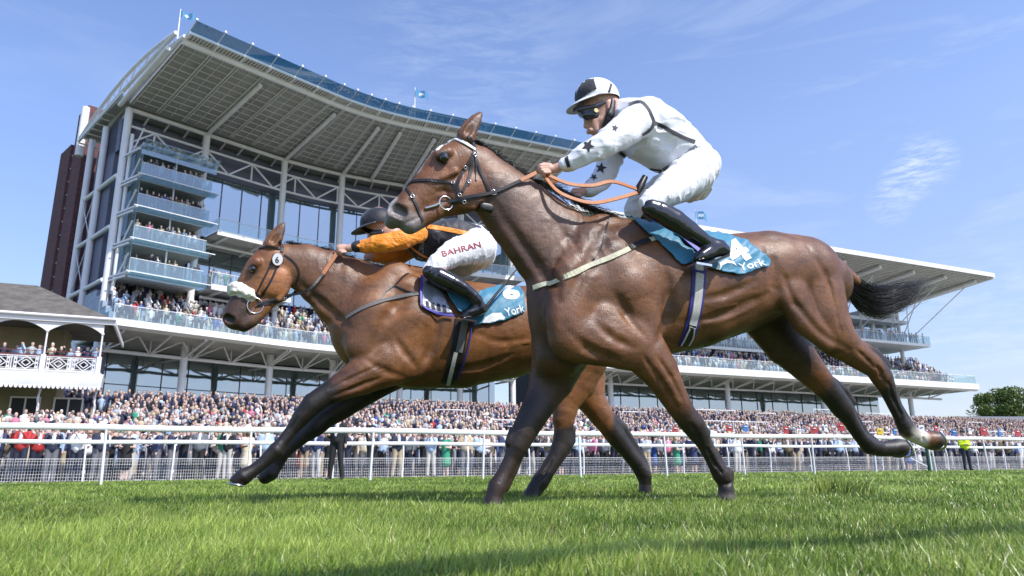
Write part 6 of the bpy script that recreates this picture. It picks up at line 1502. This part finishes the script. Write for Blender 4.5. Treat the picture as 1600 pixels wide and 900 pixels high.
jb, bb4 = garment(O4, None, [(.05, [(1072, 243, 0, 34, 1.1), (1088, 262, 0, 33, 1.25)]), (.04, [(1085, 268, .10, 33, .8), (1052, 292, .20, 27, .8), (1022, 311, .27, 17.5, .85), (1014, 318, .275, 15, .85)]),
    (.04, [(1075, 278, -.10, 33, .8), (1035, 300, -.20, 27, .8), (998, 318, -.27, 19, .85), (990, 330, -.275, 16, .85)]), (.02, [(1085, 290, 0, 24, 1.3)])], 'breeches', M_BREECH, j4, h=.005, rough=(.002, 10), wr=(.010, 12, (1.5, .9, .7)))
for s_, dx, dy in ((1, 0, 0), (-1, -24, 6)):
    bt, _ = garment(O4, None, [(.012, [(1017+dx, 325+dy, .285*s_, 15.5, .85), (1030+dx, 331+dy, .29*s_, 17.5, .85), (1055+dx, 345+dy, .30*s_, 18.5, .85), (1080+dx, 362+dy, .31*s_, 15.5, .85), (1103+dx, 378+dy, .315*s_, 12, .95), (1118+dx, 385+dy, .32*s_, 12, .95)]),
        (.012, [(1124+dx, 387+dy, .32*s_, 14, .8), (1110+dx, 393+dy, .32*s_, 13, .85), (1096+dx, 400+dy, .325*s_, 9.5, 1.05), (1090+dx, 404+dy, .325*s_, 6, 1.2)]), (.01, [(1132+dx, 391+dy, .32*s_, 10, .9)])], 'boot', M_BOOT, j4, h=.005, rough=(.002, 20))
    if s_ == 1: MB().prism([b4.world(b4.loc(*p)) for p in [(1087, 409, .36), (1104, 411, .36), (1140, 396, .36), (1141, 400, .36), (1105, 415, .36), (1087, 413, .36)]], -HW*.08).build('boot_sole', M_LEATHER, bt)
hm, HL, Hr, Hf, Hu, tb = helmet(O4, (933, 154), 32, 0, 'skull_cap', [M_CAPW, M_BLACKT], j4, M_CAPW, (-.97, .22), 0)
patch(Sheet(hm), [(909, 125), (918, 122), (927, 121.5), (932, 139), (925, 136), (920, 127.5), (912, 129), (905, 136), (901.5, 147), (900, 159), (898, 159), (899, 146), (903, 133)], 'black_cap_panel', M_BLACKT, hm, .003)
shj = Sheet(jk); shb = Sheet(jb)
def seam(sheet, pts, wpx, name, matl, parent, off=.003):
    P = crom(pts, 5); d = np.gradient(P, axis=0); d /= np.linalg.norm(d, axis=1)[:, None]+1e-9; nn = np.c_[-d[:, 1], d[:, 0]]*wpx/2
    V = []; ok = []
    for k in (-1, 0, 1):
        for p, q in zip(P, nn):
            h = sheet.at(*(p+q*k), off); ok.append(h is not None); V.append(h[0] if h is not None else np.zeros(3))
    n = len(P); Fc = [(a*n+i, a*n+i+1, (a+1)*n+i+1, (a+1)*n+i) for a in (0, 1) for i in range(n-1)]; Fc = [f for f in Fc if all(ok[i] for i in f)]
    return mkobj(name, V, Fc, matl, parent, None, True) if Fc else None
seam(shj, [(983, 164), (993, 160), (1003, 160), (1012, 169), (1018, 181), (1021, 192), (1015, 203), (1003, 211)], 4.5, 'black_braid', M_BLACKT, jk)
seam(shj, [(1022, 192), (1036, 198), (1052, 207), (1070, 216), (1086, 222)], 6, 'black_braid', M_BLACKT, jk)
seam(shj, [(967, 237), (980, 247), (997, 257), (1015, 265), (1034, 268)], 6, 'black_waistband', M_BLACKT, jk)
seam(shj, [(1036, 266), (1052, 256), (1068, 245), (1088, 228)], 6, 'black_waistband', mat('grey_waistband', (.22, .22, .27), .6), jk)
seam(shj, [(885, 243), (886, 251), (889, 261)], 5.5, 'cuff_band', M_BLACKT, jk)
for c, r, a in (((919, 228), 11, .5), ((939, 263), 9.5, .2), ((928, 277), 6, .7), ((961, 200), 6, .3)): patch(shj, star(c, r, a), 'black_star', M_BLACKT, jk, .003)
# goggles, strap, ear guard
gg, _ = garment(O4, None, [(.01, [(912, 176, .0, 8.5, 1.0), (917, 180, .055, 8.5, .7), (929, 178, .082, 7.5, .5)]), (.01, [(912, 176, .0, 8.5, 1.0), (917, 180, -.055, 8.5, .7), (929, 178, -.082, 7.5, .5)]), (.008, [(900, 172, 0, 5, 1.5), (905, 172, .05, 4.5, 1), (930, 166, .085, 4, .6), (945, 160, .092, 3, .5)])], 'goggles', M_GOG, j4, h=.004, rough=None)
qq = bj4.loc(931, 173, .102); MB().tube([bj4.world(qq), bj4.world(qq)+HW*.006], .013, 16).build('goggle_badge', M_GOLD, gg)
seam(Sheet(hm), [(955, 131), (952, 142), (948, 152), (944, 158)], 3.2, 'helmet_elastic', M_BLACKT, hm)
garment(O4, None, [(.01, [(958, 158, .083, 4.5, .5), (957, 168, .085, 5, .5), (954, 178, .082, 7, .5), (951, 186, .07, 6, .6), (943, 198, .05, 3, .7)])], 'chin_strap', M_LEATHER, j4, h=.0045, rough=None)
# ---- rider in orange and black
j6 = empty('person', tuple(b6.world(b6.loc(720, 390, 0))), 'jockey in orange sleeves and black cap, crouched low over the second horse', 'person', 'jockeys')
hc6 = [(.02, [(592, 345, 0, 22, .84), (599, 357, 0, 19, .82), (594, 374, 0, 11, .95)]), (.01, [(584, 362, 0, 11, .9), (585, 374, 0, 9, .9)]), (.006, [(577, 371, 0, 3.4, .9)]),
       (.03, [(605, 366, 0, 13, .8), (635, 372, 0, 14, 1.1), (690, 372, 0, 16, 1.2), (735, 385, 0, 17, 1.2)]),
       (.02, [(640, 368, .17, 13, .8), (600, 384, .20, 10, .9), (560, 385, .13, 7, .9), (545, 388, .11, 6, .85)]),
       (.02, [(640, 380, -.17, 13, .8), (608, 398, -.20, 10, .9), (575, 402, -.12, 7, .9)]),
       (.03, [(740, 388, .10, 13, .8), (705, 398, .20, 10, .8), (680, 415, .27, 7.5, .9), (705, 440, .30, 8, .9), (738, 462, .31, 8, 1)]),
       (.03, [(740, 395, -.10, 13, .8), (722, 410, -.20, 10, .8), (700, 422, -.26, 8, .9)])]
hh6 = [(.006, [(547, 388, .11, 5.4, .85), (538, 388, .10, 5.8, .8)]), (.004, [(540, 384, .085, 2.6, 1), (532, 383, .078, 2.2, 1), (527, 386, .08, 2, 1)])]
for k, (x, y) in enumerate(((534, 385), (533, 388), (533, 391.5), (536, 394))):
    hh6.append((.0035, [(x+4, y, .112, 2.3, 1), (x-4+.6*k, y+.5, .118, 2.2, 1), (x-7+k, y+3.4, .108, 2.1, 1), (x-4+k, y+5, .092, 1.9, 1)]))
garment(O6, None, hc6+hh6, 'jockey_body', M_SKIN, j6, h=.005, rough=None)
jk6, _ = garment(O6, None, [(.05, [(642, 372, 0, 20, 1.3), (672, 374, 0, 26, 1.4), (705, 372, 0, 30, 1.2), (735, 377, 0, 26, 1.2), (744, 384, 0, 22, 1.1)]), (.02, [(660, 390, 0, 18, 1.2), (690, 396, 0, 18, 1.1)])], 'silks_jacket', M_BLKS, j6, h=.006, rough=(.003, 12), wr=(.008, 10, (1, 1, 1)))
sl6, _ = garment(O6, None, [(.03, [(652, 364, .155, 15, .75), (628, 374, .19, 15.5, .8), (600, 381, .19, 14.5, .8), (578, 384, .16, 12, .8), (564, 385, .135, 9.5, .8)])], 'orange_sleeve', M_ORANGE, j6, h=.0055, rough=(.004, 14), wr=(.010, 11, (.7, 1.2, 1)))
garment(O6, None, [(.03, [(648, 382, -.15, 18, .75), (625, 396, -.19, 17, .8), (600, 400, -.17, 14, .8), (588, 400, -.14, 11, .8)])], 'orange_sleeve', M_ORANGE, j6, h=.006, rough=(.004, 14))
garment(O6, None, [(.01, [(561, 385, .13, 9.8, .82), (557, 385.5, .128, 9.2, .82)])], 'cuff', M_BLKS, j6, h=.005, rough=None)
jb6, _ = garment(O6, None, [(.04, [(742, 376, 0, 24, 1.2), (748, 388, 0, 27, 1.25)]), (.04, [(744, 385, .10, 28, .8), (708, 396, .20, 21, .8), (681, 413, .27, 14.5, .85), (672, 421, .275, 12, .85)]), (.04, [(748, 395, -.10, 27, .8), (725, 412, -.2, 20, .8), (700, 422, -.26, 15, .85)])], 'breeches', M_BREECH, j6, h=.006, rough=(.002, 10), wr=(.008, 12, (1.5, .9, .7)))
for s_, dx, dy in ((1, 0, 0), (-1, 20, 6)):
    garment(O6, None, [(.012, [(672, 425, .285*s_, 12, .85), (685, 432, .29*s_, 15, .85), (705, 442, .30*s_, 15, .85), (722, 451, .31*s_, 12.5, .85), (738, 462, .315*s_, 10, .95), (745, 470, .32*s_, 9.5, .95)]),
        (.01, [(755, 482, .32*s_, 8, .9), (744, 486, .32*s_, 9, .9), (732, 491, .325*s_, 7.5, 1), (725, 495, .325*s_, 5, 1.2)]), (.012, [(746, 470, .32*s_, 9, .9), (750, 482, .32*s_, 9, .9)])], 'boot', M_BOOT, j6, h=.005, rough=(.002, 20))
hm6, *_r = helmet(O6, (591, 349), 25, 0, 'skull_cap', [M_CAPB, M_CAPB], j6, M_CAPB, (-.97, .2), 0)
garment(O6, None, [(.01, [(577, 362, 0, 6, 1.2), (583, 365, .05, 6, .8), (596, 363, .08, 4, .5)])], 'goggles', M_GOG, j6, h=.0045, rough=None)
shk6 = Sheet(jk6); shl6 = Sheet(sl6)
seam(shk6, [(668, 354), (690, 357), (712, 361), (740, 367)], 6.5, 'orange_braid', M_ORANGE, jk6)
seam(shk6, [(640, 384), (655, 396), (668, 403)], 3, 'orange_braid', M_ORANGE, jk6)
letter(shk6, 'STORM', [(652, 404), (656, 378), (663, 380), (661, 405)], 'chest_lettering', mat('grey_lettering', (.3, .3, .34), .6), jk6, .0, .003)
letter(Sheet(jb6), 'BAHRAN', [(692, 401), (752, 386), (749, 377), (689, 393)], 'red_lettering', M_REDP, jb6, .012, .003)
wh = empty('riding_whip', tuple(b6.world(b6.loc(790, 445, .34))), 'black riding whip slanting across the cloth numbered 6', 'whip')
MB().tube([b6.world(b6.loc(*p)) for p in [(816, 410, .30), (795, 436, .33), (775, 460, .35), (761, 478, .36)]], [.005, .007, .010, .013], 8).build('whip_shaft', M_LEATHER, wh)
MB().tube([b6.world(b6.loc(*p)) for p in [(761, 478, .36), (757, 485, .36)]], [.015, .012], 8).build('whip_handle', M_BLACKT, wh)

# white number disc on the second horse's bridle, dark pad under the first horse's throat
q, n = sk6.at(433, 406, 1, .022); x_ = np.cross((0, 0, 1.), n); x_ /= np.linalg.norm(x_); y_ = np.cross(n, x_); m = MB()
V = [q+(x_*cos(a)*.034+y_*sin(a)*.042) for a in np.linspace(0, 2*pi, 21)[:-1]]; m.prism(V, n*.006); dsc = m.build('number_disc', M_WHITEBAND, root6)
letter(Sheet(dsc), '6', [(430, 411), (436, 411), (436, 401), (430, 401)], 'disc_number', M_BLACKT, dsc, .02, .002)
garment(O4, None, [(.008, [(756, 322, .07, 7, .3), (766, 324, .065, 7, .3), (770, 330, .055, 6, .3)])], 'throat_pad', M_LEATHER, root4, h=.005, rough=None)
# ================================================================ grass
rg = np.random.RandomState(11)
M_GRASS = mat('grass_blades', (.1, .2, .02), .36, attr=True, spec=.6)
_p = M_GRASS.node_tree.nodes['Principled BSDF']; _p.inputs['Transmission Weight'].default_value = 0; _p.inputs['Subsurface Weight'].default_value = 0
t = M_GRASS.node_tree; tl = nd(t, 'ShaderNodeBsdfTranslucent'); at_ = [n for n in t.nodes if n.type == 'VERTEX_COLOR'][0]; mxs = nd(t, 'ShaderNodeMixShader'); mxs.inputs[0].default_value = .28
t.links.new(at_.outputs[0], tl.inputs[0]); t.links.new(_p.outputs[0], mxs.inputs[1]); t.links.new(tl.outputs[0], mxs.inputs[2]); t.links.new(mxs.outputs[0], t.nodes['Material Output'].inputs[0])
def blades(N, dmin, dmax, h0, w0, power=2.0, extra=None):
    u = rg.rand(N); d = (dmin**(2-power)+(dmax**(2-power)-dmin**(2-power))*u)**(1/(2-power)) if abs(power-2) > 1e-3 else dmin*(dmax/dmin)**u
    th = (rg.rand(N)*2-1)*.80; x = d*np.tan(th*.93); y = d.copy()
    P = np.stack([x, y, np.zeros(N)], 1)
    if extra is not None: P = extra
    N = len(P); nv = vnoise(P, 1.3, 5); nv2 = vnoise(P, 6., 9); nv3 = vnoise(P, .35, 2)
    h = h0*(.35+.55*rg.rand(N)**1.3+.30*nv2+.24*nv)*(1+.5*(rg.rand(N)**6)); nv4 = vnoise(P, 2.6, 21)+.4*vnoise(P, 9., 22); h = np.clip(h, h0*.2, h0*2)*np.where(nv4 > .78, .6, 1.)
    dd = np.hypot(P[:, 0], P[:, 1]); wdt = w0*(.7+.6*rg.rand(N))*np.maximum(1, dd/2.2)
    a = rg.rand(N)*2*pi; lean = (.08+.75*rg.rand(N)**1.8)*h; L = np.stack([np.cos(a)*lean+.10*h, np.sin(a)*lean*.8, np.zeros(N)], 1)
    b_ = rg.rand(N)*2*pi; S = np.stack([np.cos(b_), np.sin(b_)*.4, np.zeros(N)], 1)*wdt[:, None]/2; up_ = np.array([0, 0, 1.])
    c0 = P; c1 = P+L*.28+up_*(h*.55)[:, None]; c2 = P+L+up_*(h*.95)[:, None]
    V = np.stack([c0-S, c0+S, c1-S*.75, c1+S*.75, c2], 1).reshape(-1, 3)
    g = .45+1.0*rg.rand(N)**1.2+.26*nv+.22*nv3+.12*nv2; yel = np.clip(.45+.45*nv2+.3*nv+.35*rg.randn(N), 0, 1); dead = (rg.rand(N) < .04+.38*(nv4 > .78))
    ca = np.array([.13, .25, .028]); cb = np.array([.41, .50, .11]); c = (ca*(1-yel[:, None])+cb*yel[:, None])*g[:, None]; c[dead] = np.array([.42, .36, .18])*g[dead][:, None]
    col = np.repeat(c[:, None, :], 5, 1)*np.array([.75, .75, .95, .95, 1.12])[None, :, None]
    i = np.arange(N)*5; T = np.concatenate([np.stack([i, i+1, i+3], 1), np.stack([i, i+3, i+2], 1), np.stack([i+2, i+3, i+4], 1)])
    return V, T, col.reshape(-1, 3)
Vs, Ts, Cs = [], [], []; o_ = 0
P_ = []
for (N, a, b_, h, w_, pw) in ((120000, .55, 1.8, .045, .0030, .8), (190000, 1.4, 4.8, .050, .0028, 1.2), (160000, 3.8, 13, .058, .0028, 1.4), (90000, 11, 34, .050, .0030, 1.4)):
    V, T, c = blades(N, a, b_, h, w_, pw)
    k = bD(V[:, 0], V[:, 1]) > 51.0 if b_ > 20 else np.ones(len(V), bool)
    ok = k.reshape(-1, 5).all(1); idx = np.repeat(ok, 1); T = T[np.concatenate([ok, ok, ok])]
    Vs.append(V); Ts.append(T+o_); Cs.append(c); o_ += len(V)
# a kicked-up divot of longer grass on the right
dv = onplane(1316, 772, (0, 0, .02), np.array([0, 0, 1.])); dv[2] = 0
E_ = np.stack([dv[0]+rg.randn(1100)*.085, dv[1]+rg.randn(1100)*.07, np.zeros(1100)], 1); V, T, c = blades(1, 1, 2, .14, .0040, 1.2, E_); Vs.append(V); Ts.append(T+o_); Cs.append(c*.8); o_ += len(V)
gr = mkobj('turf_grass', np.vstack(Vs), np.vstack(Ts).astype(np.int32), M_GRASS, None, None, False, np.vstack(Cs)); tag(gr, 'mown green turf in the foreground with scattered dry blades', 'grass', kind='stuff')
